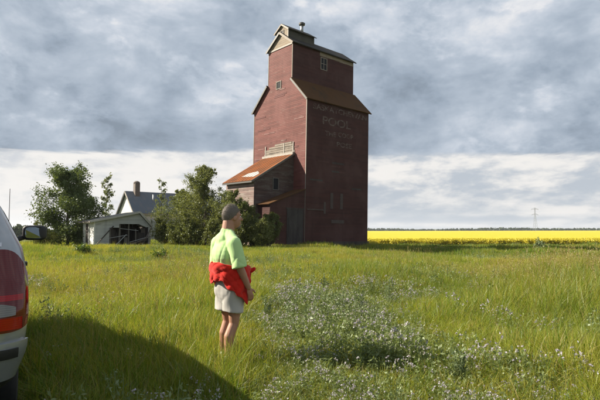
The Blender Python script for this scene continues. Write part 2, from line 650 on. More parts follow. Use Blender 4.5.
# ------------------------------------------------------------------ grain elevator
# local axes: x runs back-right along the shaded face, y runs back-left along the sunlit face
ELEV_O = Vector((0.45, 48.0, 0.0))
elev = empty('grain_elevator')
LEAN = R(1.1)
elev.matrix_world = Matrix.Translation(ELEV_O) @ Matrix.Rotation(LEAN, 4, 'Y') @ Matrix.Rotation(R(41), 4, 'Z')
tag(elev, 'tall weathered red wooden grain elevator with stepped roof and faded lettering', 'grain elevator')
LV, LU = 9.3, 9.0           # length of shaded face, width of sunlit face
EV, HB, HE, HA = 14.8, 17.25, 21.2, 22.7
U0, U1 = 2.4, 6.5
UC = (U0 + U1) / 2


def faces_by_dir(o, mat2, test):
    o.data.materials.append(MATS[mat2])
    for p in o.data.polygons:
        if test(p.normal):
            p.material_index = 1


wall = MB().prism([(0, -0.6), (LU, -0.6), (LU, EV), (U1, HB), (U0, HB), (0, EV)], 0, LV).build('wall', 'lit_red_siding', elev)
faces_by_dir(wall, 'shaded_red_siding', lambda n: n.y < -0.9)  # shaded copy of the siding on the wall turned from the sun
head = MB().prism([(U0, HB), (U1, HB), (U1, HE), (UC, HA), (U0, HE)], 0, LV).build('head_house', 'lit_red_siding', elev)
faces_by_dir(head, 'shaded_red_siding', lambda n: n.y < -0.9)


def slab(name, mat, p, q, x0, x1, th=0.10, parent=elev):
    """sloping roof slab between two (y,z) points"""
    (ya, za), (yb, zb) = p, q
    d = math.hypot(yb - ya, zb - za)
    ny, nz = -(zb - za) / d, (yb - ya) / d
    if nz < 0:
        ny, nz = -ny, -nz
    return MB().prism([(ya, za), (yb, zb), (yb + ny * th, zb + nz * th), (ya + ny * th, za + nz * th)], x0, x1).build(name, mat, parent)


OV = 0.22
r1 = slab('shoulder_roof', 'shoulder_roof', (-0.22, EV - 0.20), (U0 - 0.003, HB + 0.02), -OV, LV + OV)
r2 = slab('shoulder_roof', 'shoulder_roof', (LU + 0.22, EV - 0.20), (U1 + 0.003, HB + 0.02), -OV, LV + OV)
sl_h = (HA - HE) / (UC - U0)
r3 = slab('head_roof', 'dark_roof', (U0 - 0.25, HE - 0.25 * sl_h + 0.01), (UC, HA + 0.01), -OV, LV + OV)
r4 = slab('head_roof', 'dark_roof', (U1 + 0.25, HE - 0.25 * sl_h + 0.01), (UC, HA + 0.01), -OV, LV + OV)
# sheet seams standing on the shoulder roof
for k in range(1, 12):
    x = k * LV / 12
    MB().beam((x, -0.24, EV - 0.12), (x, U0 - 0.01, HB + 0.095), 0.05, 0.05).build('roof_seam', 'shoulder_roof', r1)
# barge boards on the gable edges
for (p, q, par) in (((-0.22, EV - 0.22), (U0, HB - 0.02), r1), ((LU + 0.22, EV - 0.22), (U1, HB - 0.02), r2)):
    MB().beam((-OV - 0.02, p[0], p[1] - 0.02), (-OV - 0.02, q[0], q[1] - 0.02), 0.05, 0.2).build('barge_board', 'dark_metal', par)
for (p, q, par, m_) in (((U0 - 0.25, HE - 0.25 * sl_h), (UC, HA), r3, 'cream_trim'), ((U1 + 0.25, HE - 0.25 * sl_h), (UC, HA), r4, 'dark_metal')):
    MB().beam((-OV - 0.02, p[0], p[1] - 0.03), (-OV - 0.02, q[0], q[1] - 0.03), 0.05, 0.22).build('barge_board', m_, par)
# gable panel of bare wood
MB().prism([(U0 + 0.02, HE - 0.1), (U1 - 0.02, HE - 0.1), (U1 - 0.02, HE), (UC, HA - 0.02), (U0 + 0.02, HE)], -0.03, -0.004).build('gable_panel', 'bare_boards', elev)
MB().box((-0.06, U0, HE - 0.24), (-0.032, U1, HE - 0.08)).build('gable_board', 'pale_trim', elev)
# corner boards
MB().box((-0.03, -0.03, -0.5), (0.13, -0.003, EV - 0.1)).build('corner_board', 'shaded_red_siding', elev)
MB().box((-0.032, -0.029, -0.5), (-0.003, 0.055, EV - 0.1)).build('corner_board', 'pale_trim', elev)
MB().box((-0.03, U0 - 0.03, HB + 0.1), (-0.003, U0 + 0.05, HE - 0.26)).build('corner_board', 'cream_trim', elev)
MB().box((-0.03, LU - 0.06, -0.5), (-0.003, LU + 0.02, EV - 0.1)).build('corner_board', 'cream_trim', elev)
MB().box((-0.03, U1 - 0.05, HB + 0.1), (-0.003, U1 + 0.02, HE - 0.26)).build('corner_board', 'cream_trim', elev)
# strip of bare boards under the head roof
for k, (xa, xb) in enumerate(((3.9, 5.2), (5.22, 6.9), (6.92, 8.0), (8.02, 9.25))):
    MB().box((xa, U0 - 0.035, HE - 0.55 + 0.03 * (k % 2)), (xb, U0 - 0.004, HE - 0.12)).build('bare_board', 'bare_boards', elev)


def window(parent, face, x, y, z, w, h, cols, rows, frame='pale_trim'):
    """face 'x' : lies in a plane of constant x facing -x (y runs along); face 'y': constant y facing -y"""
    def bx(a0, a1, z0, z1, d0, d1):
        m = MB()
        if face == 'y':
            return m.box((x + a0, y - d1, z + z0), (x + a1, y - d0, z + z1))
        return m.box((x - d1, y + a0, z + z0), (x - d0, y + a1, z + z1))
    pane = bx(-w / 2 + .02, w / 2 - .02, -h / 2 + .02, h / 2 - .02, 0.004, 0.012)
    win = pane.build('window', 'glass_dark', parent)
    t = 0.07
    fr = MB()
    for q in ((-w / 2 - t, -w / 2, -h / 2 - t, h / 2 + t), (w / 2, w / 2 + t, -h / 2 - t, h / 2 + t)):
        m = bx(*q, 0.004, 0.06); fr.add(m.v, m.f)
    for q in ((-w / 2 + .001, w / 2 - .001, h / 2, h / 2 + t), (-w / 2 + .001, w / 2 - .001, -h / 2 - t, -h / 2)):
        m = bx(*q, 0.004, 0.058); fr.add(m.v, m.f)
    fr.build('frame', frame, win)
    mu = MB()
    for c in range(1, cols):
        a = -w / 2 + w * c / cols
        m = bx(a - .025, a + .025, -h / 2, h / 2, 0.014, 0.04); mu.add(m.v, m.f)
    for r in range(1, rows):
        a = -h / 2 + h * r / rows
        m = bx(-w / 2, w / 2, a - .025, a + .025, 0.014, 0.038); mu.add(m.v, m.f)
    if mu.v:
        mu.build('glazing_bar', frame, win)
    return win


window(elev, 'y', 4.5, U0, 19.85, 0.85, 1.25, 2, 2, 'cream_trim')
window(elev, 'x', 0, 4.6, 17.0, 0.72, 0.72, 1, 1, 'cream_trim')

# cupola on the ridge
CA, CB, CU0, CU1 = 0.15, 3.9, 3.35, 5.45
CC = (CU0 + CU1) / 2
CE, CT = 22.95, 23.65
cup = MB().prism([(CU0, 21.75), (CU1, 21.75), (CU1, CE), (CC, CT), (CU0, CE)], CA, CB).build('cupola', 'bare_boards', elev)
faces_by_dir(cup, 'dark_olive_boards', lambda n: n.y < -0.9)  # side wall in darker olive boards
s_c = (CT - CE) / (CC - CU0)
slab('cupola_roof', 'dark_roof', (CU0 - 0.2, CE - 0.2 * s_c + 0.01), (CC, CT + 0.01), CA - 0.15, CB + 0.15, 0.08, cup)
slab('cupola_roof', 'dark_roof', (CU1 + 0.2, CE - 0.2 * s_c + 0.01), (CC, CT + 0.01), CA - 0.15, CB + 0.15, 0.08, cup)
MB().beam((CA - 0.17, CU0 - 0.2, CE - 0.2 * s_c - 0.02), (CA - 0.17, CC, CT - 0.02), 0.04, 0.16).build('barge_board', 'pale_trim', cup)
MB().beam((CA - 0.17, CU1 + 0.2, CE - 0.2 * s_c - 0.02), (CA - 0.17, CC, CT - 0.02), 0.04, 0.16).build('barge_board', 'cream_trim', cup)
MB().box((CA - 0.03, CU0 - 0.02, 21.8), (CA - 0.003, CU0 + 0.10, CE)).build('corner_board', 'pale_trim', cup)
window(cup, 'x', CA, CC, 22.75, 0.45, 0.4, 1, 1, 'cream_trim')
# roof ventilator
vx, vy = 2.95, CC
ven = MB().tube([(vx, vy, CT - 0.15), (vx, vy, 24.45)], [0.17, 0.17], 14).build('ventilator', 'galvanised', elev, True)
MB().tube([(vx, vy, 24.40), (vx, vy, 24.44), (vx, vy, 24.62), (vx, vy, 24.70), (vx, vy, 24.80)], [0.16, 0.34, 0.36, 0.24, 0.05], 14).build('ventilator_cap', 'dark_metal', ven)

# annex with the rusty lean-to roof
AU0, AU1, AX, AZT, AZB = 1.74, 6.95, -5.15, 9.3, 6.15
sa = (AZT - AZB) / -AX
ann = MB().prism([(AX + 0.25, -0.6), (-0.004, -0.6), (-0.004, AZT - 0.05), (AX + 0.25, AZT - 0.05 - sa * (-AX - 0.25))], AU0 + 0.15, AU1 - 0.15, axis=1)
annex = ann.build('annex', 'annex_boards', elev)
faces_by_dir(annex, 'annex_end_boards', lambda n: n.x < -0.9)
faces_by_dir(annex, 'grey_boards', lambda n: False)


def slabx(name, mat, p, q, y0, y1, th, parent):
    (xa, za), (xb, zb) = p, q
    d = math.hypot(xb - xa, zb - za)
    nx, nz = -(zb - za) / d, (xb - xa) / d
    if nz < 0:
        nx, nz = -nx, -nz
    v = [(xa, za), (xb, zb), (xb + nx * th, zb + nz * th), (xa + nx * th, za + nz * th)]
    return MB().prism(v, y0, y1, axis=1).build(name, mat, parent)


aro = slabx('annex_roof', 'rusty_roof', (AX - 0.1, AZB - 0.1 * sa), (-0.006, AZT), AU0, AU1, 0.07, annex)
for k in range(1, 9):
    y = AU0 + (AU1 - AU0) * k / 9
    MB().beam((AX - 0.1, y, AZB + 0.05), (-0.02, y, AZT + 0.085), 0.03, 0.02).build('roof_seam', 'rusty_roof', aro)
MB().beam((AX - 0.12, AU0 - 0.03, AZB - 0.10), (-0.02, AU0 - 0.03, AZT - 0.03), 0.05, 0.18).build('barge_board', 'timber', aro)
MB().beam((AX - 0.13, AU0, AZB - 0.14), (AX - 0.13, AU1, AZB - 0.14), 0.05, 0.16).build('fascia_board', 'dark_metal', aro)
# pale flashing along the top and a bare sheet near the eave
MB().box((-0.30, AU0, AZT - 0.10), (-0.01, AU1, AZT + 0.13)).build('flashing', 'pale_trim', aro)
pt = MB()
zz = lambda x: AZT + sa * x + 0.10
pt.add([(-4.6, 2.3, zz(-4.6)), (-4.1, 2.2, zz(-4.1)), (-3.5, 3.2, zz(-3.5)), (-3.7, 4.4, zz(-3.7)), (-4.3, 4.9, zz(-4.3)), (-4.5, 3.6, zz(-4.5)),
        (-4.6, 2.3, zz(-4.6) - .02), (-4.1, 2.2, zz(-4.1) - .02), (-3.5, 3.2, zz(-3.5) - .02), (-3.7, 4.4, zz(-3.7) - .02), (-4.3, 4.9, zz(-4.3) - .02), (-4.5, 3.6, zz(-4.5) - .02)],
       [(0, 1, 2, 3, 4, 5), (11, 10, 9, 8, 7, 6)] + [(i, (i + 1) % 6, (i + 1) % 6 + 6, i + 6) for i in range(6)])
pt.build('bare_sheet', 'roof_edge', aro)
window(annex, 'y', -2.3, AU0 + 0.15, 6.0, 0.62, 1.1, 1, 1, 'timber')
# bleached boards on the wall above the annex roof
for k in range(5):
    z0 = AZT + 0.16 + k * 0.235
    ya, yb = (1.75 + 0.12 * k, 6.95 - (0.05, 0.3, 0.1, 0.9, 1.9)[k])
    MB().box((-0.05, ya, z0), (-0.004, yb, z0 + 0.20)).build('bleached_board', 'bleached_boards', elev)
for y in (1.9, 3.4, 6.6):
    MB().box((-0.085, y, AZT + 0.16), (-0.053, y + 0.12, AZT + 1.25)).build('upright_board', 'pale_trim', elev)

# low driveway lean-to next to the near corner
DX, DZT, DZB = -4.5, 5.5, 3.85
sd = (DZT - DZB) / -DX
drv = MB().prism([(DX + 0.15, -0.6), (-0.035, -0.6), (-0.035, DZT - 0.05), (DX + 0.15, DZT - 0.05 - sd * (-DX - 0.15))], 0.06, AU0 + 0.146, axis=1).build('driveway_shed', 'shaded_red_siding', elev)
dro = slabx('driveway_roof', 'shoulder_roof', (DX - 0.1, DZB - 0.1 * sd), (-0.04, DZT), -0.14, AU0 + 0.14, 0.07, drv)  # dark roof material stands in for the shadow of the annex
dd = MB().box((-2.3, 0.01, 0.05), (-0.2, 0.056, 3.45)).build('plank_door', 'door_planks', drv)
for z in (0.7, 1.8, 2.9):
    MB().box((-2.25, -0.02, z), (-0.25, 0.008, z + 0.16)).build('door_batten', 'door_planks', dd)
MB().box((-2.42, -0.01, 3.47), (-0.08, 0.056, 3.62)).build('door_rail', 'dark_planks', drv)
# weathered boards and plates low on the shaded face
for (xa, xb, za, zb) in ((3.45, 3.85, 3.75, 5.4), (4.9, 5.3, 3.75, 5.4), (3.6, 5.5, 2.25, 2.6), (2.5, 2.8, 3.2, 4.4)):
    MB().box((xa, -0.03, za), (xb, -0.004, zb)).build('nailed_board', 'faded_paint', elev)
MB().box((0.2, -0.07, 3.5), (2.6, -0.004, 3.62)).build('ledger_board', 'faded_paint', elev)
MB().box((-0.05, -0.16, -0.6), (LV + 0.05, -0.005, 0.35)).build('sill_beam', 'dark_planks', elev)

# single boards that were replaced, slipped or lost their paint
rb_ = np.random.RandomState(9)
for k in range(12):
    u_a = rb_.uniform(0.3, 7.2)
    zq = 0.18 * int(rb_.uniform(50, 92))
    ln = rb_.uniform(0.7, 2.4)
    if zq > 14.4:
        u_a = rb_.uniform(2.8, 4.2)
    MB().box((-0.022 - 0.001 * (k % 5), u_a, zq + 0.01), (-0.004, min(u_a + ln, 8.7 if zq < 14.4 else 6.2), zq + 0.17)).build('patched_board', ('worn_red_board', 'dull_red_board')[k % 2], elev)
for k in range(9):
    x_a = rb_.uniform(0.3, 7.2)
    zq = 0.18 * int(rb_.uniform(33, 54))
    MB().box((x_a, -0.022 - 0.001 * (k % 5), zq + 0.01), (x_a + rb_.uniform(0.7, 2.0), -0.004, zq + 0.17)).build('patched_board', ('deep_board', 'dark_planks')[k % 2], elev)

# faded lettering
def letters(body, width, xc, zc, capw, par):
    cu = bpy.data.curves.new('letters', 'FONT')
    cu.body = body
    cu.align_x = 'CENTER'
    cu.align_y = 'CENTER'
    cu.size = 1.0
    cu.extrude = 0.0
    cu.offset = 0.012
    tmp = bpy.data.objects.new('tmp', cu)
    COL.objects.link(tmp)
    dg = bpy.context.evaluated_depsgraph_get()
    me = bpy.data.meshes.new_from_object(tmp.evaluated_get(dg))
    bpy.data.objects.remove(tmp)
    n = len(me.vertices)
    co = np.empty(n * 3, np.float32)
    me.vertices.foreach_get('co', co)
    co = co.reshape(-1, 3)
    lo, hi = co.min(0), co.max(0)
    x = (co[:, 0] - lo[0]) / (hi[0] - lo[0]) - 0.5
    z = (co[:, 1] - lo[1]) / (hi[1] - lo[1]) - 0.5
    out = np.stack([xc + x * width, np.full(n, -0.006), zc + z * capw], -1)
    me.vertices.foreach_set('co', out.astype(np.float32).ravel())
    me.update()
    link('painted_lettering', me, 'lettering_paint', par)


def letter_mat():
    m, t, b = newmat('lettering_paint')
    co = objco(t)
    n = t.noise(co, 2.2, 6, 0.7)
    c = t.mix(t.smooth(n, 0.36, 0.62), (0.060, 0.026, 0.022), (0.150, 0.122, 0.105))
    t.l.new(c, b.inputs['Base Color'])
    b.inputs['Roughness'].default_value = 0.85
    b.inputs['Specular IOR Level'].default_value = 0.2


letter_mat()
letters('SASKATCHEWAN', 8.1, 4.9, 14.1, 0.58, wall)
letters('POOL', 4.2, 4.3, 12.85, 0.85, wall)
letters('THE', 1.6, 3.35, 11.55, 0.48, wall)
letters('COOP', 2.3, 5.65, 11.65, 0.5, wall)
letters('POSE', 2.3, 5.45, 10.6, 0.5, wall)

# ------------------------------------------------------------------ collapsing shed
SH_O = (-17.8, 42.0, 0.12)
shed = empty('collapsing_shed', SH_O, R(41))
tag(shed, 'low white wooden shed with sagging broken roof and dark open front', 'shed')
# sunlit side (faces -x)
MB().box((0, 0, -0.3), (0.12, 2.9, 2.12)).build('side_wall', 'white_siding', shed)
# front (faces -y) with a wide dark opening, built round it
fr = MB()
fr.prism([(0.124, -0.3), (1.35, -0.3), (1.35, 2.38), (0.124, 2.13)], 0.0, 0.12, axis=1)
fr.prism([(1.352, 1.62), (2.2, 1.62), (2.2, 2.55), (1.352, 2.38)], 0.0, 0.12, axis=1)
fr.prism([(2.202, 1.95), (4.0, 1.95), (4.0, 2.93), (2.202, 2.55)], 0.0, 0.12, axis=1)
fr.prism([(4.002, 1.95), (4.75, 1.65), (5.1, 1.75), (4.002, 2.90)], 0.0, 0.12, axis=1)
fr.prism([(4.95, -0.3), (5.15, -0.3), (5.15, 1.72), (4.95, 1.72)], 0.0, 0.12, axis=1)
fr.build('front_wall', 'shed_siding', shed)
MB().box((0.126, 2.78, -0.3), (5.15, 2.9, 2.1)).build('back_wall', 'dark_planks', shed)
MB().box((5.03, 0.124, -0.3), (5.15, 2.776, 1.7)).build('end_wall', 'dark_planks', shed)
# interior boards standing in the opening
for k, (x, w, h, m_) in enumerate(((1.5, 0.5, 1.5, 'dark_planks'), (2.1, 0.3, 1.2, 'dark_planks'), (3.9, 0.9, 1.15, 'dark_planks'), (4.5, 0.42, 1.6, 'grey_boards'))):
    MB().box((x, 0.35 + 0.1 * k, -0.3), (x + w, 0.42 + 0.1 * k, h)).build('loose_board', m_, shed)
for (x, w, h, dy_) in ((1.45, 0.12, 2.2, 0.2), (2.25, 0.14, 2.3, 0.16), (3.1, 0.12, 2.4, 0.22), (3.75, 0.10, 1.5, 0.18), (2.75, 0.3, 0.75, 0.2)):
    MB().box((x, dy_, -0.3), (x + w, dy_ + 0.06, h)).build('post', 'timber', shed)
for (p, q) in (((1.4, 0.14, 0.7), (3.0, 0.15, 0.95)), ((2.3, 0.13, 1.55), (4.0, 0.14, 1.35)), ((3.2, 0.12, 0.3), (4.9, 0.13, 0.75)), ((2.0, 0.1, 0.1), (2.9, 0.12, 1.0))):
    MB().beam(p, q, 0.14, 0.03).build('fallen_board', 'shed_siding', shed)
ra = MB().prism([(-0.35, 2.08), (4.02, 2.96), (4.02, 3.10), (-0.35, 2.20)], -0.25, 3.1, axis=1).build('roof', 'shed_roof', shed)
rb = MB().prism([(4.03, 2.93), (5.2, 1.70), (5.28, 1.80), (4.05, 3.07)], -0.2, 3.0, axis=1).build('roof', 'shed_roof', shed)
MB().beam((-0.36, -0.275, 2.13), (4.02, -0.275, 3.03), 0.04, 0.17).build('fascia_board', 'roof_edge', ra)
MB().beam((4.04, -0.225, 3.0), (5.22, -0.225, 1.76), 0.05, 0.2).build('fascia_board', 'roof_edge', rb)
MB().beam((-0.375, -0.25, 2.12), (-0.375, 3.1, 2.12), 0.04, 0.15).build('fascia_board', 'timber', ra)
sd_ = MB().box((-0.03, 1.15, 0.0), (-0.003, 2.0, 1.95)).build('side_door', 'dark_planks', shed)
MB().beam((-0.05, 1.1, 0.0), (-0.05, 1.1, 2.0), 0.08, 0.06).build('door_frame', 'white_siding', sd_)
MB().beam((-0.05, 2.05, 0.0), (-0.05, 2.05, 2.0), 0.08, 0.06).build('door_frame', 'white_siding', sd_)
pole = MB().beam((-0.15, -0.75, 0.0), (1.65, -0.12, 1.75), 0.12, 0.05).build('leaning_timber', None, shed)
pole.data.materials.append(MATS['dark_planks'])
for (p, q) in (((2.5, -0.5, 0.1), (4.6, -0.4, 0.5)), ((2.9, -0.6, 0.05), (5.2, -0.3, 0.9)), ((4.2, -0.35, 0.0), (5.1, -0.2, 1.6))):
    MB().beam(p, q, 0.16, 0.04).build('fallen_board', 'grey_boards', shed)

# ------------------------------------------------------------------ farm house
house = empty('farm_house', (-21.42, 60.0, 0.0), R(41))
tag(house, 'white gabled farm house with blue grey roof and brick chimney behind shed', 'house')
HW, HEV, HR, HL = 2.5, 3.75, 6.25, 12.0
hs = (HR - HEV) / HW
MB().prism([(-HW, -0.6), (HW, -0.6), (HW, HEV), (0, HR - 0.05), (-HW, HEV)], 0, HL).build('wall', 'white_siding', house)
hr = slab('roof', 'house_roof', (-HW - 0.3, HEV - 0.3 * hs), (0, HR), -0.25, HL + 0.25, 0.12, house)
hr2 = slab('roof', 'house_roof', (HW + 0.3, HEV - 0.3 * hs), (0, HR), -0.25, HL + 0.25, 0.12, house)
MB().beam((-0.28, -HW - 0.3, HEV - 0.3 * hs), (-0.28, 0, HR), 0.05, 0.2).build('barge_board', 'pale_trim', hr)
MB().beam((-0.28, HW + 0.3, HEV - 0.3 * hs), (-0.28, 0, HR), 0.05, 0.2).build('barge_board', 'dark_metal', hr2)
MB().box((-0.25, -HW - 0.36, HEV - 0.3 * hs - 0.08), (HL + 0.25, -HW - 0.31, HEV - 0.3 * hs + 0.08)).build('fascia_board', 'pale_trim', hr)
chim = MB().box((0.75, -0.75, 5.0), (1.35, -0.1, 7.35)).build('chimney', 'chimney_brick', hr)
cb2 = MB()
cb2.tube([(1.05, -0.425, 7.352), (1.05, -0.425, 7.45), (1.05, -0.425, 7.56), (1.05, -0.425, 7.62)], [0.40, 0.38, 0.28, 0.12], 12)
# the cap is a child of the roof too
cb2.build('chimney_cap', 'chimney_brick', hr)
MB().tube([(2.9, -1.2, 4.6), (2.9, -1.2, 5.95)], [0.10, 0.10], 10).build('stove_pipe', 'galvanised', hr, True)
for x in (2.6, 6.2, 9.8):
    window(house, 'y', x, -HW, 2.2, 0.9, 1.2, 1, 2)
# low porch along the shaded side
po = MB().prism([(-HW - 2.6, -0.6), (-HW - 0.004, -0.6), (-HW - 0.004, 2.75), (-HW - 2.6, 2.05)], 2.2, 9.5).build('porch', 'shed_siding', house)
slab('porch_roof', 'roof_edge', (-HW - 2.8, 2.02), (-HW - 0.01, 2.78), 2.0, 9.7, 0.1, po)
for x in (3.2, 5.6, 7.6):
    MB().box((x, -HW - 2.64, 0.2), (x + 1.0, -HW - 2.604, 1.75)).build('porch_opening', 'hollow_dark', po)


# ------------------------------------------------------------------ trees and shrubs
def leaf_quads(C, size, rs, up=0.0, aspect=0.5, vertical=0.0):
    """diamond leaves round centres C; returns verts, faces, rnd"""
    n = len(C)
    a = rs.normal(size=(n, 3))
    a[:, 2] = a[:, 2] * (1 - vertical) + vertical * np.abs(rs.normal(size=n)) * 2.2 + up
    a /= np.linalg.norm(a, axis=1)[:, None] + 1e-9
    b = rs.normal(size=(n, 3))
    b -= a * (a * b).sum(1)[:, None]
    b /= np.linalg.norm(b, axis=1)[:, None] + 1e-9
    s = size * rs.uniform(0.4, 1.6, n)[:, None]
    V = np.stack([C - a * s * .5, C + b * s * .5 * aspect, C + a * s * .5, C - b * s * .5 * aspect], 1).reshape(-1, 3)
    F = np.arange(4 * n).reshape(n, 4)
    return V, F, np.repeat(rs.uniform(0, 1, n), 4)


def tree(name, label, cat, x, y, h, spread, style, seed, nleaf, leaf, mat, group=None, r0=0.12, stems=1, low=0.15, dens=0.25, nbr=28):
    rs = np.random.RandomState(seed)
    z0 = float(height(x, y)) - 0.1
    root = empty(name, (x, y, z0))
    tag(root, label, cat, group)
    tb = MB()
    tips = []
    for s in range(stems):
        a0 = rs.uniform(0, 2 * PI)
        fan = 0.0 if stems == 1 else rs.uniform(0.1, 0.8)
        hh = h * (1.0 if s == 0 else rs.uniform(0.6, 0.97)) * 0.94
        top = np.array([math.cos(a0) * fan * spread * 0.7, math.sin(a0) * fan * spread * 0.7, hh])
        mid = np.array([top[0] * 0.35, top[1] * 0.35, hh * 0.5]) + rs.normal(size=3) * [0.15, 0.15, 0]
        P = [np.array([rs.uniform(-.1, .1) * (stems > 1) * 3, rs.uniform(-.1, .1) * (stems > 1) * 3, 0.0])]
        for k in range(1, 9):
            t = k / 8
            P.append((1 - t) ** 2 * P[0] + 2 * t * (1 - t) * mid + t * t * top + rs.normal(size=3) * 0.03 * h * 0.2)
        rr = [r0 * (1 - 0.9 * k / 8) / (1 if stems == 1 else 1.6) + 0.008 for k in range(9)]
        tb.tube(P, rr, 6)
        nb = int((nbr if stems == 1 else 13) * (1 if style != 'sapling' else 0.6))
        for b in range(nb):
            t = low + (0.98 - low) * (b + rs.uniform(0, 1)) / nb
            k = min(int(t * 8), 7)
            base = P[k] + (P[k + 1] - P[k]) * (t * 8 - k)
            if style == 'round':
                tt = (t - low) / (1 - low)
                L = spread * math.sqrt(max(0.04, 1 - ((tt - 0.30) / 0.74) ** 2)) * rs.uniform(0.6, 1.05)
                up = 0.05 + 0.8 * tt
            elif style == 'cone':
                tt = (t - low) / (1 - low)
                L = spread * (0.12 + 0.95 * (1 - tt) ** 0.8) * rs.uniform(0.55, 1.1)
                up = 0.75 + 0.6 * tt
            elif style == 'sapling':
                L = spread * rs.uniform(0.5, 1.0) * (1.0 - 0.5 * t)
                up = 0.9
            else:
                L = spread * (0.55 * (1 - t) + 0.18) * rs.uniform(0.6, 1.2)
                up = 0.9
            L /= (1 if stems == 1 else 1.35)
            a = rs.uniform(0, 2 * PI)
            d = np.array([math.cos(a), math.sin(a), up])
            d /= np.linalg.norm(d) / 1.0
            d *= L * (1.0 + 0.25 * up)
            Q = [base, base + d * 0.5 + np.array([0, 0, 0.06 * L]), base + d]
            tb.tube(Q, [r0 * 0.28 * (1 - t * .6), r0 * 0.16 * (1 - t * .6), 0.006], 4, False)
            for q in np.linspace(0.3, 1.0, 5):
                p = Q[0] + d * q
                tips.append((p, 0.55 * (0.5 + q) * L))
                # twigs
                for _ in range(2):
                    e = rs.normal(size=3) * [1, 1, 0.7] + [0, 0, 0.35]
                    e = e / np.linalg.norm(e) * L * rs.uniform(0.15, 0.38)
                    tips.append((p + e, 0.35 * L))
                    if q > 0.5:
                        tb.tube([p, p + e], [r0 * 0.07, 0.004], 3, False)
    tb.build('trunk', 'bark', root)
    T = np.array([p for p, _ in tips])
    S = np.array([s for _, s in tips])
    # some tips stay bare so that the sky shows through
    keep = rs.uniform(size=len(T)) > 0.18
    T, S = T[keep], S[keep]
    idx = rs.randint(0, len(T), nleaf)
    g = rs.normal(size=(nleaf, 3)) * (dens * np.clip(S[idx], 0.25, 1.0))[:, None]
    C = T[idx] + g
    C = C[C[:, 2] > 0.08]
    V, F, rn = leaf_quads(C, leaf, rs, vertical=0.5 if style in ('cone', 'shrub', 'sapling') else 0.0)
    clump = (np.sin(C[:, 0] * 2.1 + seed) * np.sin(C[:, 1] * 1.9) * np.sin(C[:, 2] * 2.3 + 1) * 0.5 + 0.5)
    rn = np.clip(rn * 0.6 + np.repeat(clump, 4) * 0.4, 0, 1)
    link('crown', np_mesh('crown', V, F, {'rnd': rn}), mat, root)
    return root


def at_px(px, Y):
    return (px - 300) / 486.0 * Y


G1 = 'trees and shrubs by the abandoned yard'
tree('maple_tree', 'large round dark green tree left of the white shed', 'tree', at_px(68, 45), 45, 7.2, 2.45, 'round', 11, 30000, 0.17, 'maple_leaf', G1, 0.15, low=0.06, dens=0.30, nbr=44)
tree('maple_sapling', 'low dark green tree crowding the left end of the shed roof', 'tree', at_px(90, 47), 47, 4.6, 2.0, 'round', 12, 7500, 0.17, 'maple_leaf', G1, 0.10, low=0.08, dens=0.30)
tree('poplar_sapling', 'thin pale leafed sapling between round tree and house gable', 'tree', at_px(106, 53), 53, 7.9, 1.15, 'sapling', 13, 1500, 0.20, 'poplar_leaf', G1, 0.06, low=0.25, dens=0.28)
tree('bare_sapling', 'thin nearly bare sapling rising in front of the blue grey roof', 'tree', at_px(161, 50), 50, 7.3, 0.95, 'sapling', 14, 800, 0.17, 'poplar_leaf', G1, 0.05, low=0.35, dens=0.25)
tree('willow_tree', 'tall pointed willow directly left of the grain elevator', 'tree', at_px(206, 43), 43, 7.35, 3.0, 'cone', 15, 32400, 0.12, 'willow_leaf', G1, 0.12, low=0.06, dens=0.22, nbr=44)
tree('willow_tree', 'shorter willow behind the broken shed end', 'tree', at_px(179, 45), 45, 5.3, 2.6, 'cone', 16, 17550, 0.12, 'willow_leaf', G1, 0.09, low=0.06, dens=0.25, nbr=34)
tree('yard_shrub', 'yellowish shrub beside the right end of the shed', 'shrub', at_px(163, 44), 44, 3.0, 1.9, 'shrub', 17, 10125, 0.12, 'shrub_leaf', G1, 0.06, stems=7, low=0.1)
tree('yard_shrub', 'dark shrub under the tall willow, left of the man', 'shrub', at_px(193, 41.5), 41.5, 3.2, 2.3, 'shrub', 18, 13500, 0.12, 'shrub_leaf', G1, 0.06, stems=8, low=0.08)
tree('willow_tree', 'willow in front of the pale end wall of the annex', 'tree', at_px(233, 41), 41, 4.9, 2.5, 'cone', 19, 16200, 0.12, 'willow_leaf', G1, 0.09, low=0.06, dens=0.24, nbr=34)
tree('yard_shrub', 'tall shrub in front of the dark annex wall', 'shrub', at_px(253, 40.5), 40.5, 4.1, 2.2, 'shrub', 20, 16200, 0.12, 'shrub_leaf', G1, 0.06, stems=8, low=0.08)
tree('yard_shrub', 'rightmost shrub, beside the plank door of the elevator', 'shrub', at_px(270, 41), 41, 3.4, 1.8, 'shrub', 21, 12150, 0.12, 'shrub_leaf', G1, 0.05, stems=7, low=0.08)
tree('yard_shrub', 'shrub directly behind the head of the standing man', 'shrub', at_px(216, 40), 40, 2.9, 2.2, 'shrub', 22, 12150, 0.12, 'shrub_leaf', G1, 0.05, stems=8, low=0.08)
tree('yard_shrub', 'dense shrub hiding the foot of the annex end wall', 'shrub', at_px(240, 39.8), 39.8, 3.3, 2.4, 'shrub', 27, 15000, 0.12, 'shrub_leaf', G1, 0.05, stems=9, low=0.06)
tree('yard_shrub', 'low dark shrub in front of the tall shrub by the annex', 'shrub', at_px(262, 39.5), 39.5, 2.4, 2.0, 'shrub', 28, 11000, 0.12, 'shrub_leaf', G1, 0.05, stems=8, low=0.06)
tree('yard_shrub', 'low shrub filling the gap between the two willows', 'shrub', at_px(180, 42), 42, 2.6, 2.2, 'shrub', 29, 11000, 0.12, 'shrub_leaf', G1, 0.05, stems=8, low=0.06)
tree('yard_shrub', 'low bright shrub at the foot of the large round tree', 'shrub', at_px(46, 43), 43, 2.4, 1.9, 'shrub', 23, 7425, 0.12, 'shrub_leaf', G1, 0.05, stems=6, low=0.06)
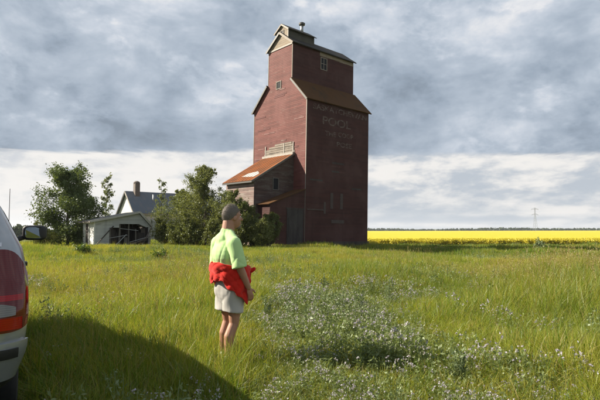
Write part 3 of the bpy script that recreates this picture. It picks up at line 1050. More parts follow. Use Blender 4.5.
tree('weed_bush', 'single dark green weed bush in the grass left of the man', 'shrub', at_px(160, 24), 24, 0.75, 0.6, 'shrub', 24, 900, 0.10, 'weed_leaf', None, 0.012, stems=5, low=0.05)
tree('weed_bush', 'low green weed bush in the grass before the round tree', 'shrub', at_px(84, 27), 27, 0.7, 0.75, 'shrub', 25, 800, 0.10, 'weed_leaf', None, 0.012, stems=5, low=0.05)
tree('sage_bush', 'grey green bush on the low bank below the canola', 'shrub', at_px(540, 40), 40, 1.3, 1.0, 'shrub', 26, 1000, 0.11, 'sage_leaf', None, 0.015, stems=5, low=0.05)


def woods(name, label, x0, x1, y0, y1, hmin, hmax, n, seed, q, mat='wood_leaf', per=70):
    rs = np.random.RandomState(seed)
    Vs, Fs, Rn = [], [], []
    off = 0
    for k in range(n):
        t = rs.uniform()
        x = x0 + (x1 - x0) * t
        y = y0 + (y1 - y0) * t + rs.uniform(-1, 1) * 0.02 * abs(y0)
        h = rs.uniform(hmin, hmax) * (0.75 + 0.25 * math.sin(t * 37 + seed) * math.sin(t * 11))
        w = h * rs.uniform(0.35, 0.6)
        d = rs.normal(size=(per, 3))
        d /= np.linalg.norm(d, axis=1)[:, None]
        d *= rs.uniform(0.55, 1.0, per)[:, None]
        C = np.stack([x + d[:, 0] * w, y + d[:, 1] * w, float(height(x, y)) + h * 0.5 + d[:, 2] * h * 0.5], -1)
        V, F, r = leaf_quads(C, q, rs, aspect=0.9)
        Vs.append(V); Fs.append(F + off); Rn.append(r)
        off += len(V)
    o = link(name, np_mesh(name, np.concatenate(Vs), np.concatenate(Fs), {'rnd': np.concatenate(Rn)}), mat)
    tag(o, label, 'woods', kind='stuff')


woods('far_tree_line', 'dark wooded line on the horizon beyond the canola', -700, 2100, 1560, 1500, 5, 12.5, 1700, 31, 3.4, per=45)
woods('near_tree_line', 'dark wooded line at the left behind the car mirror', -420, -60, 190, 300, 3.0, 8.0, 520, 32, 1.1, per=110)


# ------------------------------------------------------------------ transmission tower
def pylon(x, y, h):
    z = float(height(x, y))
    root = empty('transmission_tower', (x, y, z), R(20))
    tag(root, 'lone grey lattice transmission tower on the far horizon', 'tower')
    b, tpw = 4.2, 0.9
    def w(t):
        return b + (tpw - b) * min(1, t / 0.72) if t < 0.72 else tpw
    lat = MB()
    lv = [0, .14, .27, .39, .50, .60, .68, .75, .82, .89, .95, 1.0]
    for sx in (-1, 1):
        for sy in (-1, 1):
            leg = MB()
            for a, c in zip(lv[:-1], lv[1:]):
                leg.beam((sx * w(a), sy * w(a), h * a), (sx * w(c), sy * w(c), h * c), 0.34)
            leg.build('leg', 'pylon_steel', root)
    for a, c in zip(lv[:-1], lv[1:]):
        for s in (-1, 1):
            lat.beam((-w(a), s * w(a), h * a), (w(c), s * w(c), h * c), 0.14)
            lat.beam((w(a), s * w(a), h * a), (-w(c), s * w(c), h * c), 0.14)
            lat.beam((s * w(a), -w(a), h * a), (s * w(c), w(c), h * c), 0.14)
            lat.beam((s * w(a), w(a), h * a), (s * w(c), -w(c), h * c), 0.14)
    lat.build('lattice', 'pylon_steel', root)
    for t, L in ((0.70, 10.0), (0.93, 11.5)):
        arm = MB()
        for s in (-1, 1):
            arm.beam((0, s * 0.8, h * t), (s * 0, s * 0.8, h * t + 0.1), 0.2)
            for q in (-1, 1):
                arm.beam((s * tpw, q * 0.8, h * t), (s * L, 0, h * t + 0.4), 0.3)
                arm.beam((s * tpw, q * 0.8, h * (t + 0.05)), (s * L, 0, h * t + 0.6), 0.3)
        arm.build('cross_arm', 'pylon_steel', root)
        for s in (-1, 1):
            MB().tube([(s * L, 0, h * t + 0.3), (s * L, 0, h * t - 2.2)], [0.22, 0.22], 6).build('insulator', 'pylon_steel', root)


pylon((535 - 300) / 486 * 1250, 1250, 60)

# ------------------------------------------------------------------ silver sport utility vehicle
def paintmat():
    m, t, b = newmat('silver_paint')
    n = t.noise(objco(t), 3.0, 4, 0.6)
    t.l.new(t.mix(n, (0.27, 0.285, 0.31), (0.34, 0.355, 0.38)), b.inputs['Base Color'])
    b.inputs['Metallic'].default_value = 0.45
    b.inputs['Roughness'].default_value = 0.36
    b.inputs['Coat Weight'].default_value = 0.8
    b.inputs['Coat Roughness'].default_value = 0.06
    dust = t.noise(objco(t), 14.0, 6, 0.7)
    t.l.new(t.smooth(dust, 0.4, 0.7, 0.28, 0.5), b.inputs['Roughness'])


paintmat()
plain('black_plastic', (0.022, 0.022, 0.023), 0.55, 0, 0.2, 12, bumpy=0.1)
plain('tyre_rubber', (0.018, 0.018, 0.018), 0.8, 0, 0.3, 20, bumpy=0.3)
plain('wheel_alloy', (0.45, 0.45, 0.46), 0.3, 0.8, 0.1, 8)
plain('chrome_trim', (0.62, 0.62, 0.63), 0.18, 0.9, 0.05, 8)


def lensmat(name, c, rough=0.08):
    m, t, b = newmat(name)
    x, y, z = t.sep(objco(t))
    rib = t.math('SINE', t.math('MULTIPLY', z, 420.0))
    t.l.new(t.mix(t.smooth(rib, -1, 1), tuple(v * 0.75 for v in c), c), b.inputs['Base Color'])
    b.inputs['Roughness'].default_value = rough
    b.inputs['Coat Weight'].default_value = 0.35
    b.inputs['Coat Roughness'].default_value = 0.05
    b.inputs['Specular IOR Level'].default_value = 0.3


lensmat('lens_red', (0.36, 0.002, 0.004))
lensmat('lens_maroon', (0.13, 0.010, 0.010))
lensmat('lens_clear', (0.20, 0.19, 0.18))
lensmat('lens_amber', (0.55, 0.18, 0.02))


def tinted():
    m, t, b = newmat('tinted_glass')
    n = t.noise(objco(t), 2.0, 3, 0.5)
    t.l.new(t.mix(n, (0.010, 0.012, 0.014), (0.018, 0.02, 0.022)), b.inputs['Base Color'])
    b.inputs['Roughness'].default_value = 0.03
    b.inputs['IOR'].default_value = 1.52
    m, t, b = newmat('mirror_glass')
    n = t.noise(objco(t), 30.0, 2, 0.5)
    t.l.new(t.mix(n, (0.20, 0.23, 0.245), (0.23, 0.26, 0.27)), b.inputs['Base Color'])
    b.inputs['Metallic'].default_value = 1.0
    b.inputs['Roughness'].default_value = 0.02


tinted()

# levels of the shell: z, rear x, front x, half width, rear radius, front radius
LOWER = [(0.42, .14, 4.84, .82, .16, .25), (0.48, .07, 4.93, .89, .20, .35), (0.70, -.01, 5.0, .965, .22, .42), (0.95, .0, 4.98, .99, .22, .42),
         (1.10, .02, 4.90, .985, .22, .40), (1.19, .03, 4.70, .98, .22, .36)]
UPPER = [(1.192, .03, 3.85, .978, .22, .20), (1.42, .06, 3.60, .935, .22, .20), (1.50, .09, 3.45, .895, .22, .2), (1.70, .18, 3.02, .80, .22, .2),
         (1.80, .25, 2.80, .735, .20, .18), (1.85, .37, 2.60, .66, .18, .16), (1.88, .55, 2.3, .52, .15, .14), (1.89, .8, 2.0, .30, .1, .1)]
PROF = np.array(LOWER + UPPER)


def lev(z):
    return [float(np.interp(z, PROF[:, 0], PROF[:, k])) for k in range(1, 6)]


def outline(x0, x1, w, rr, rf, na=7, ns=14):
    pts = []
    for k in range(na + 1):            # rear right corner (y negative)
        a = PI / 2 * k / na
        pts.append((x0 + rr - rr * math.cos(a), -(w - rr) - rr * math.sin(a)))
    xs = np.linspace(x0 + rr, x1 - rf, ns + 2)[1:-1]
    pts += [(x, -w) for x in xs]
    for k in range(na + 1):
        a = PI / 2 * k / na
        pts.append((x1 - rf + rf * math.sin(a), -(w - rf) - rf * math.cos(a)))
    return pts + [(x, -y) for (x, y) in reversed(pts)]


def shell(levels, cap=True):
    m = MB()
    n = 0
    for (z, x0, x1, w, rr, rf) in levels:
        o = outline(x0, x1, w, rr, rf)
        n = len(o)
        for (x, y) in o:
            zz_ = z
            if z > 1.0 and levels is LOWER:
                zz_ = min(z, 1.19 - 0.10 * max(0, (x - 3.7)) / 1.0)
            m.v.append((x, y, zz_))
    L = len(levels)
    for i in range(L - 1):
        for j in range(n):
            a, b = i * n + j, i * n + (j + 1) % n
            m.f.append((a, b, b + n, a + n))
    k = (L - 1) * n
    for j in range(n // 2 - 1):
        m.f.append((k + j, k + j + 1, k + n - 2 - j, k + n - 1 - j))
    for j in range(n // 2 - 1):
        m.f.append((n - 1 - j, n - 2 - j, j + 1, j))
    return m


def rear_surf(s, z, off):
    """point on the shell by distance s from the rear centre line towards the right side"""
    x0, x1, w, rr, rf = lev(z)
    sg = 1 if s >= 0 else -1
    s = abs(s)
    if s <= w - rr:
        p, nrm = (x0, -s), (-1.0, 0.0)
    elif s <= w - rr + rr * PI / 2:
        a = (s - (w - rr)) / rr
        p = (x0 + rr - rr * math.cos(a), -(w - rr) - rr * math.sin(a))
        nrm = (-math.cos(a), -math.sin(a))
    else:
        p = (x0 + rr + s - (w - rr + rr * PI / 2), -w)
        nrm = (0.0, -1.0)
    return (p[0] + nrm[0] * off, sg * (p[1] + nrm[1] * off), z)


def rear_patch(name, mat, parent, s0, s1, z0, z1, off, base=-0.01, ns=14, nz=8, round_=0.0):
    m = MB()
    G = {}
    for layer, o_ in enumerate((off, base)):
        for i in range(ns + 1):
            for j in range(nz + 1):
                s = s0 + (s1 - s0) * i / ns
                za, zb = z0, z1
                if round_ and layer >= 0:
                    e = max(0.0, (i / ns - 0.45) / 0.55)
                    zb = z1 - round_ * e ** 2.2
                    za = z0 + round_ * 0.22 * e ** 3
                z = za + (zb - za) * j / nz
                G[layer, i, j] = len(m.v)
                m.v.append(rear_surf(s, z, o_))
    for i in range(ns):
        for j in range(nz):
            m.f.append((G[0, i, j], G[0, i + 1, j], G[0, i + 1, j + 1], G[0, i, j + 1]))
    for i in range(ns):
        for j in (0, nz):
            m.f.append((G[0, i, j], G[0, i + 1, j], G[1, i + 1, j], G[1, i, j]))
    for j in range(nz):
        for i in (0, ns):
            m.f.append((G[0, i, j], G[0, i, j + 1], G[1, i, j + 1], G[1, i, j]))
    o_ = m.build(name, mat, parent, False)
    smooth_angle(o_, 50)
    return o_


def apply_bool(o, cutters):
    for c in cutters:
        md = o.modifiers.new('cut', 'BOOLEAN')
        md.operation = 'DIFFERENCE'
        md.object = c
        md.solver = 'EXACT'
    dg = bpy.context.evaluated_depsgraph_get()
    me = bpy.data.meshes.new_from_object(o.evaluated_get(dg))
    o.modifiers.clear()
    o.data = me
    for c in cutters:
        bpy.data.objects.remove(c)


def smooth_angle(o, ang=40):
    me = o.data
    me.polygons.foreach_set('use_smooth', [True] * len(me.polygons))
    bm = bmesh.new()
    bm.from_mesh(me)
    for e_ in bm.edges:
        if len(e_.link_faces) == 2 and e_.calc_face_angle(0) > R(ang):
            e_.smooth = False
    bm.to_mesh(me)
    bm.free()


HEAD = 31.0
suv = empty('sport_utility_vehicle', (-2.735, 2.93, 0.0), R(90 + HEAD))
tag(suv, 'silver sport utility vehicle parked in the grass at the left edge', 'car')
bodyo = shell(LOWER).build('body', 'silver_paint', suv)
cut = []
for wx in (0.98, 4.02):
    for sgn in (-1, 1):
        c = MB().tube([(wx, sgn * 0.66, 0.40), (wx, sgn * 1.2, 0.40)], [0.44, 0.44], 32).build('cut', 'black_plastic')
        c.matrix_world = suv.matrix_basis
        cut.append(c)
bpy.context.view_layer.update()
apply_bool(bodyo, cut)
smooth_angle(bodyo, 35)
cab = shell(UPPER).build('cabin', 'silver_paint', suv)
smooth_angle(cab, 35)
# glass
rear_patch('rear_window', 'tinted_glass', cab, -0.70, 0.70, 1.50, 1.76, 0.008, -0.01)
wy = lambda z: lev(z)[2]
for sgn in (-1, 1):
    for (xa, xb, xta, xtb) in ((0.42, 1.35, 0.52, 1.32), (1.42, 2.32, 1.40, 2.28), (2.42, 3.34, 2.38, 2.86)):
        m = MB()
        P = []
        for off in (0.006, -0.02):
            for k in range(5):
                z = 1.47 + (1.75 - 1.47) * k / 4
                a = xa + (xta - xa) * k / 4
                b = xb + (xtb - xb) * k / 4
                P += [(a, sgn * (wy(z) + off), z), (b, sgn * (wy(z) + off), z)]
        m.v = P
        for k in range(4):
            m.f.append((2 * k, 2 * k + 1, 2 * k + 3, 2 * k + 2))
        m.f += [(0, 1, 11, 10), (8, 9, 19, 18)]
        for k in range(4):
            m.f += [(2 * k, 2 * k + 2, 2 * k + 12, 2 * k + 10), (2 * k + 1, 2 * k + 3, 2 * k + 13, 2 * k + 11)]
        m.build('side_window', 'tinted_glass', cab)
wm = MB()
for off in (0.008, -0.02):
    for k in range(5):
        z = 1.28 + (1.77 - 1.28) * k / 4
        x0, x1, w, rr, rf = lev(z)
        for q in (-1, 1):
            wm.v.append((x1 + off, q * (w - rf - 0.0), z + off * 0.6))
for k in range(4):
    wm.f.append((2 * k, 2 * k + 1, 2 * k + 3, 2 * k + 2))
wm.f += [(0, 1, 11, 10), (8, 9, 19, 18)]
for k in range(4):
    wm.f += [(2 * k, 2 * k + 2, 2 * k + 12, 2 * k + 10), (2 * k + 1, 2 * k + 3, 2 * k + 13, 2 * k + 11)]
wm.build('windshield', 'tinted_glass', cab)
# bright ledge under the rear glass, wiper on it
rear_patch('ledge_trim', 'chrome_trim', cab, -0.80, 0.80, 1.435, 1.462, 0.016, -0.01, 20, 2)
MB().beam((0.03, 0.25, 1.50), (0.06, -0.42, 1.56), 0.02, 0.025).build('rear_wiper', 'black_plastic', cab)
# tail lights
for sgn in (1, -1):
    tl = rear_patch('tail_light', 'lens_maroon', suv, sgn * 0.62, sgn * 1.02, 0.845, 1.415, 0.014, -0.02, 16, 10, 0.17)
    rear_patch('brake_lens', 'lens_red', tl, sgn * 0.635, sgn * 0.95, 0.862, 0.945, 0.019, 0.0, 12, 4)
    rear_patch('reverse_lens', 'lens_clear', tl, sgn * 0.635, sgn * 0.90, 0.955, 1.045, 0.019, 0.0, 12, 4, 0.03)
    rear_patch('turn_lens', 'lens_red', tl, sgn * 0.635, sgn * 0.955, 1.06, 1.10, 0.018, 0.0, 12, 4)
# tailgate seams as slightly raised gaskets, number plate recess, handle
for sgn in (-1, 1):
    rear_patch('tailgate_seam', 'black_plastic', suv, sgn * 0.606, sgn * 0.614, 0.66, 1.42, 0.003, -0.01, 1, 10)
rear_patch('plate_recess', 'black_plastic', suv, -0.26, 0.26, 0.90, 1.08, 0.004, -0.01, 2, 2)
rear_patch('tailgate_handle', 'chrome_trim', suv, -0.2, 0.2, 1.10, 1.14, 0.03, 0.0, 4, 2)
# bumper
bu = rear_patch('rear_bumper', 'silver_paint', suv, -1.04, 1.04, 0.50, 0.775, 0.022, -0.01, 40, 5)
rear_patch('bumper_pad', 'black_plastic', bu, -0.92, 0.92, 0.665, 0.735, 0.034, 0.01, 40, 2)
rear_patch('bumper_skirt', 'black_plastic', bu, -1.02, 1.02, 0.43, 0.51, 0.02, -0.02, 40, 2)
# doors: seams and handles
for sgn in (-1, 1):
    for x in (1.38, 2.37, 3.45):
        MB().box((x - 0.004, sgn * 0.93, 0.55), (x + 0.004, sgn * 0.995, 1.18)).build('door_seam', 'black_plastic', suv)
    for x in (1.55, 2.55):
        MB().box((x, sgn * 0.975, 1.20), (x + 0.2, sgn * 1.012, 1.235)).build('door_handle', 'black_plastic', suv)
    MB().box((1.5, sgn * 0.96, 0.62), (3.5, sgn * 1.006, 0.70)).build('side_moulding', 'black_plastic', suv)
    # roof rail
    m = MB()
    m.tube([(0.7, sgn * 0.60, 1.84), (0.8, sgn * 0.60, 1.90), (2.3, sgn * 0.60, 1.90), (2.4, sgn * 0.60, 1.83)], [0.018] * 4, 8)
    m.build('roof_rail', 'black_plastic', cab)
    # mirror
    rt = MB().tube([(3.02, sgn * 0.88, 1.42), (3.04, sgn * 1.02, 1.46)], [0.035, 0.03], 8).build('mirror_arm', 'black_plastic', suv, True)
    bm = bmesh.new()
    bmesh.ops.create_cube(bm, size=1)
    bmesh.ops.bevel(bm, geom=list(bm.edges), offset=0.30, segments=4, affect='EDGES', profile=0.6)
    for v in bm.verts:
        v.co = Vector((v.co.x * 0.13 + 3.06, v.co.y * 0.27 + sgn * 1.13, v.co.z * 0.185 + 1.515))
    me = bpy.data.meshes.new('mirror_housing')
    bm.to_mesh(me); bm.free()
    mh = link('mirror_housing', me, 'black_plastic', suv, True)
    g = MB()
    n = 20
    for off in (0.0, 0.006):
        for k in range(n):
            a = 2 * PI * k / n
            ca, sa_ = math.cos(a), math.sin(a)
            ex = lambda v: math.copysign(abs(v) ** 0.5, v)
            g.v.append((2.988 + off + 0.02 * ca * sgn, sgn * 1.13 + 0.108 * ex(ca), 1.515 + 0.070 * ex(sa_)))
    g.f.append(tuple(range(n)))
    g.f += [(k, (k + 1) % n, (k + 1) % n + n, k + n) for k in range(n)]
    g.build('mirror_glass', 'mirror_glass', mh)
# antenna
MB().tube([(4.25, -0.85, 1.08), (4.30, -0.85, 2.15)], [0.006, 0.0035], 6).build('antenna', 'black_plastic', suv)
# front end
for sgn in (-1, 1):
    MB().box((4.72, sgn * 0.42, 0.82), (4.93, sgn * 0.78, 1.0)).build('headlight', 'lens_clear', suv)
MB().box((4.86, -0.38, 0.72), (5.01, 0.38, 0.98)).build('grille', 'black_plastic', suv)
MB().box((0.3, -0.80, 0.28), (4.6, 0.80, 0.44)).build('underbody', 'black_plastic', suv)
for wx in (0.98, 4.02):
    for sgn in (-1, 1):
        prof = [(0.20, -0.10), (0.30, -0.115), (0.365, -0.10), (0.385, -0.06), (0.385, 0.06), (0.365, 0.10), (0.30, 0.115), (0.20, 0.10)]
        m = MB()
        n = 28
        for (r_, o_) in prof:
            for k in range(n):
                a = 2 * PI * k / n
                m.v.append((wx + r_ * math.cos(a), sgn * (0.83 + o_), 0.385 + r_ * math.sin(a)))
        for i in range(len(prof) - 1):
            for k in range(n):
                m.f.append((i * n + k, i * n + (k + 1) % n, (i + 1) * n + (k + 1) % n, (i + 1) * n + k))
        ty = m.build('tyre', 'tyre_rubber', suv, True)
        rim = MB()
        for k in range(6):
            a = 2 * PI * k / 6
            rim.beam((wx, sgn * 0.90, 0.385), (wx + 0.22 * math.cos(a), sgn * 0.89, 0.385 + 0.22 * math.sin(a)), 0.05, 0.09)
        rim.tube([(wx, sgn * 0.87, 0.385), (wx, sgn * 0.93, 0.385)], [0.07, 0.06], 16)
        rim.tube([(wx, sgn * 0.74, 0.385), (wx, sgn * 0.80, 0.385)], [0.21, 0.225], 24)
        rim.build('rim', 'wheel_alloy', ty)


# ------------------------------------------------------------------ the standing man
def ell(bm, c, r, rot=None, seg=18, rings=12):
    mat = Matrix.Translation(Vector(c)) @ (rot.to_matrix().to_4x4() if rot else Matrix.Identity(4)) @ Matrix.Diagonal((r[0], r[1], r[2], 1))
    bmesh.ops.create_uvsphere(bm, u_segments=seg, v_segments=rings, radius=1.0, matrix=mat)


def cap(bm, p, q, r0, r1, n=9):
    """tapered capsule as a chain of spheres joined by a cone"""
    p, q = Vector(p), Vector(q)
    d = q - p
    rot = d.to_track_quat('Z', 'Y')
    mat = Matrix.Translation((p + q) / 2) @ rot.to_matrix().to_4x4()
    bmesh.ops.create_cone(bm, cap_ends=True, segments=16, radius1=r0, radius2=r1, depth=d.length, matrix=mat)
    ell(bm, p, (r0, r0, r0), seg=14, rings=9)
    ell(bm, q, (r1, r1, r1), seg=14, rings=9)


def limb(bm, pts, rads):
    for i in range(len(pts) - 1):
        cap(bm, pts[i], pts[i + 1], rads[i], rads[i + 1])


def fuse(bm, name, mat, parent, voxel, smooth=4, wrinkle=None):
    me = bpy.data.meshes.new(name)
    bm.to_mesh(me)
    bm.free()
    tmp = bpy.data.objects.new('tmp', me)
    COL.objects.link(tmp)
    md = tmp.modifiers.new('r', 'REMESH')
    md.mode = 'VOXEL'
    md.voxel_size = voxel
    if smooth:
        sm = tmp.modifiers.new('s', 'SMOOTH')
        sm.factor = 0.5
        sm.iterations = smooth
    dg = bpy.context.evaluated_depsgraph_get()
    out = bpy.data.meshes.new_from_object(tmp.evaluated_get(dg))
    bpy.data.objects.remove(tmp)
    out.materials.clear()
    if wrinkle:
        n = len(out.vertices)
        co = np.empty(n * 3, np.float32); out.vertices.foreach_get('co', co); co = co.reshape(-1, 3)
        no = np.empty(n * 3, np.float32); out.vertices.foreach_get('normal', no); no = no.reshape(-1, 3)
        co = co + no * wrinkle(co)[:, None]
        out.vertices.foreach_set('co', co.astype(np.float32).ravel())
        out.update()
    return link(name, out, mat, parent, True)


def skinmat():
    m, t, b = newmat('tanned_skin')
    n = t.noise(objco(t), 18, 4, 0.6)
    t.l.new(t.mix(n, (0.31, 0.15, 0.092), (0.40, 0.205, 0.135)), b.inputs['Base Color'])
    b.inputs['Roughness'].default_value = 0.55
    b.inputs['Subsurface Weight'].default_value = 0.08
    b.inputs['Subsurface Radius'].default_value = (0.02, 0.008, 0.004)
    m, t, b = newmat('grey_hair')
    n = t.noise(t.scalev(objco(t), (1, 1, 0.25)), 160, 3, 0.7)
    t.l.new(t.mix(n, (0.085, 0.066, 0.055), (0.20, 0.165, 0.14)), b.inputs['Base Color'])
    b.inputs['Roughness'].default_value = 0.7
    bump(t, b, n, 0.7, 0.004)


skinmat()


def cloth(name, c, rough=0.85, weave=260):
    m, t, b = newmat(name)
    co = objco(t)
    n = t.noise(co, weave, 2, 0.5)
    big = t.noise(co, 7, 3, 0.5)
    t.l.new(t.mix(big, tuple(v * 0.9 for v in c), tuple(min(1, v * 1.06) for v in c)), b.inputs['Base Color'])
    b.inputs['Roughness'].default_value = rough
    b.inputs['Sheen Weight'].default_value = 0.15
    b.inputs['Specular IOR Level'].default_value = 0.15
    bump(t, b, n, 0.15, 0.002)


cloth('mint_cotton', (0.43, 0.62, 0.27))
cloth('pale_cotton', (0.42, 0.40, 0.37))
cloth('red_fleece', (0.55, 0.02, 0.012))
cloth('white_sock', (0.7, 0.69, 0.66))
plain('shoe_leather', (0.16, 0.13, 0.10), 0.7, 0, 0.2, 20)
plain('eye_white', (0.75, 0.73, 0.70), 0.2, 0, 0.02, 10)
plain('lip', (0.30, 0.12, 0.09), 0.5, 0, 0.1, 30)

MX, MY = at_px(229.5, 5.62), 5.62
man = empty('person', (MX, MY, float(height(MX, MY))), R(36))
tag(man, 'man in mint green t-shirt, pale shorts and red jacket tied round his waist', 'person')
# x forward, y to his left, z up
HC = Vector((0.035, 0.0, 1.70))        # centre of the skull
b_ = bmesh.new()
ell(b_, HC + Vector((-0.012, 0, 0.022)), (0.108, 0.083, 0.118))            # cranium
ell(b_, HC + Vector((0.030, 0, -0.045)), (0.078, 0.068, 0.100))            # face
ell(b_, HC + Vector((0.050, 0, -0.105)), (0.052, 0.048, 0.036))            # jaw, chin
ell(b_, HC + Vector((0.088, 0, 0.022)), (0.020, 0.055, 0.018))             # brow
cap(b_, HC + Vector((0.098, 0, 0.012)), HC + Vector((0.128, 0, -0.035)), 0.011, 0.016)   # nose
ell(b_, HC + Vector((0.104, 0, -0.075)), (0.014, 0.026, 0.012))            # mouth
for s in (-1, 1):
    ell(b_, HC + Vector((-0.004, s * 0.082, -0.020)), (0.021, 0.009, 0.030))   # ear
    ell(b_, HC + Vector((0.060, s * 0.045, -0.035)), (0.03, 0.02, 0.022))      # cheek
cap(b_, (-0.008, 0, 1.64), (-0.030, 0, 1.46), 0.068, 0.080)                # neck
ell(b_, (-0.03, 0, 1.36), (0.105, 0.185, 0.12))                            # upper chest
ell(b_, (0.0, 0, 1.18), (0.125, 0.165, 0.20))
ell(b_, (0.01, 0, 0.98), (0.125, 0.165, 0.14))                             # pelvis
for s in (-1, 1):
    hx = -0.02 if s < 0 else 0.03
    hip = (0.0, s * 0.095, 0.93)
    knee = (0.025 + hx * 0.6, s * 0.105, 0.50)
    ank = (-0.04 + hx, s * 0.11, 0.10)
    limb(b_, [hip, (0.02, s * 0.10, 0.72), knee], [0.098, 0.080, 0.056])
    limb(b_, [knee, (-0.03 + hx, s * 0.108, 0.36), (-0.04 + hx, s * 0.11, 0.20), ank], [0.055, 0.058, 0.042, 0.036])
    cap(b_, (ank[0], ank[1], 0.06), (ank[0] + 0.15, s * 0.13, 0.04), 0.042, 0.036)
# right arm hangs slightly forward, hand in front of the thigh; left arm down on the far side
SHR = [(-0.045, -0.205, 1.425), (-0.015, -0.262, 1.15), (0.105, -0.262, 0.905)]
SHL = [(-0.045, 0.205, 1.425), (-0.03, 0.262, 1.15), (0.10, 0.25, 0.91)]
for A in (SHR, SHL):
    mid = [(a + b) / 2 for a, b in zip(A[1], A[2])]
    limb(b_, [(A[0][0], A[0][1] * 0.97, A[0][2] - 0.02), A[1]], [0.060, 0.047])
    limb(b_, [A[1], (A[1][0] * 0.7 + A[2][0] * 0.3, A[1][1], A[1][2] * 0.7 + A[2][2] * 0.3), A[2]], [0.046, 0.045, 0.030])
    # hand
    wr = Vector(A[2])
    d = Vector((0.30, 0.0, -0.95)).normalized()
    sgn = -1 if A[1][1] < 0 else 1
    side = Vector((0.95, 0, 0.30))              # towards the thumb (forward)
    pc = wr + d * 0.055
    ell(b_, pc, (0.036, 0.018, 0.052), Euler((0, math.atan2(-d.x, -d.z) + 0, 0)))
    ell(b_, wr + d * 0.075, (0.038, 0.017, 0.034))
    for k, (o, l_) in enumerate(((0.030, 0.070), (0.011, 0.078), (-0.009, 0.072), (-0.028, 0.058))):
        f0 = wr + d * 0.098 + side * o
        inw = Vector((0.0, -sgn * 1.0, 0))
        f1 = f0 + (d * 0.9 + inw * 0.25).normalized() * l_ * 0.5
        f2 = f1 + (d * 0.75 + inw * 0.75).normalized() * l_ * 0.5
        limb(b_, [f0, f1, f2], [0.0095, 0.0088, 0.0075])
    t0 = wr + d * 0.035 + side * 0.032
    t1 = t0 + (side * 0.7 + d * 0.7).normalized() * 0.035
    t2 = t1 + (side * 0.25 + d * 0.95 + Vector((0, -sgn * 0.3, 0))).normalized() * 0.032
    limb(b_, [t0, t1, t2], [0.013, 0.0105, 0.009])
fuse(b_, 'body', 'tanned_skin', man, 0.0065, 3)
# eyes
for s in (-1, 1):
    bm = bmesh.new()
    ell(bm, HC + Vector((0.087, s * 0.031, -0.002)), (0.012, 0.013, 0.010), seg=12, rings=8)
    me = bpy.data.meshes.new('eye'); bm.to_mesh(me); bm.free()
    link('eye', me, 'eye_white', man, True)
    bm = bmesh.new()
    ell(bm, HC + Vector((0.096, s * 0.031, -0.002)), (0.005, 0.006, 0.006), seg=10, rings=6)
    me = bpy.data.meshes.new('iris'); bm.to_mesh(me); bm.free()
    link('iris', me, 'glass_dark', man, True)
# short hair: cap over the back and top of the skull
bm = bmesh.new()
ell(bm, HC + Vector((-0.016, 0, 0.024)), (0.1095, 0.0848, 0.1195), seg=48, rings=36)
for v in list(bm.verts):
    p = v.co - HC
    line = 0.055 - 0.9 * max(0.0, 0.06 - p.x) if p.x < 0.06 else 0.055 + 0.9 * (p.x - 0.06)
    line = max(line, -0.112 + 0.008 * math.sin(60 * p.y))
    if abs(p.y) > 0.045:
        line = max(line, float(np.interp(p.x, [-0.085, -0.03, 0.022, 0.032, 0.06], [-0.118, -0.07, -0.045, 0.0, 0.035])))
    if p.z < line:
        bm.verts.remove(v)
me = bpy.data.meshes.new('hair'); bm.to_mesh(me); bm.free()
hair = link('hair', me, 'grey_hair', man, True)
sd2 = hair.modifiers.new('thick', 'SOLIDIFY'); sd2.thickness = 0.004; sd2.offset = -1
# cropped strands standing on the cap soften its outline
rh = np.random.RandomState(4)
hv = np.array([v.co for v in hair.data.vertices])
pol = [tuple(p.vertices) for p in hair.data.polygons]
pick = rh.randint(0, len(pol), 9000)
SV, SF, SA = [], [], []
for k, q in enumerate(pick):
    vv = hv[list(pol[q])]
    wgt = rh.dirichlet([1.0] * len(vv))
    c = (vv * wgt[:, None]).sum(0)
    nrm = c - np.array(HC + Vector((-0.016, 0, 0.024)))
    nrm /= np.linalg.norm(nrm)
    d = nrm * 0.8 + rh.normal(size=3) * 0.45 + np.array([0.25, 0, -0.35])
    d = d / np.linalg.norm(d) * rh.uniform(0.003, 0.009)
    c = c + (rh.normal(size=3) * 0.010 if k % 4 == 0 else 0.0) * np.array([1.0, 0.3, 1.0])
    sd_v = np.cross(d, rh.normal(size=3))
    sd_v = sd_v / (np.linalg.norm(sd_v) + 1e-9) * 0.0011
    SV += [c - sd_v, c + sd_v, c + d]
    SF.append((3 * k, 3 * k + 1, 3 * k + 2))
    SA += [rh.uniform()] * 3
leafmat('hair_strand', (0.10, 0.088, 0.078), (0.44, 0.40, 0.36), 0.1)
link('strands', np_mesh('strands', np.array(SV), np.array(SF), {'rnd': SA}), 'hair_strand', hair)
# short grey beard at the chin
bm = bmesh.new()
ell(bm, HC + Vector((0.064, 0, -0.115)), (0.047, 0.043, 0.033))
fuse(bm, 'beard', 'grey_hair', man, 0.006, 3)


def wr_shirt(co):
    x, y, z = co[:, 0], co[:, 1], co[:, 2]
    a = np.arctan2(y, x)
    def crease(p, sharp):
        return -(1 - np.abs(np.sin(p))) ** sharp
    f = 0.013 * crease(2.6 * a + 1.5 * np.sin(4 * z) + 0.6, 3.0) + 0.009 * crease(4.1 * a - 7 * z + 0.4, 4.0) + 0.008 * crease(11 * z + 2.2 * a, 5.0) * np.clip((1.32 - z) / 0.2, 0, 1) + 0.006
    g = np.clip((1.42 - z) / 0.25, 0, 1)
    return (f * (0.35 + 0.65 * g)).astype(np.float32)


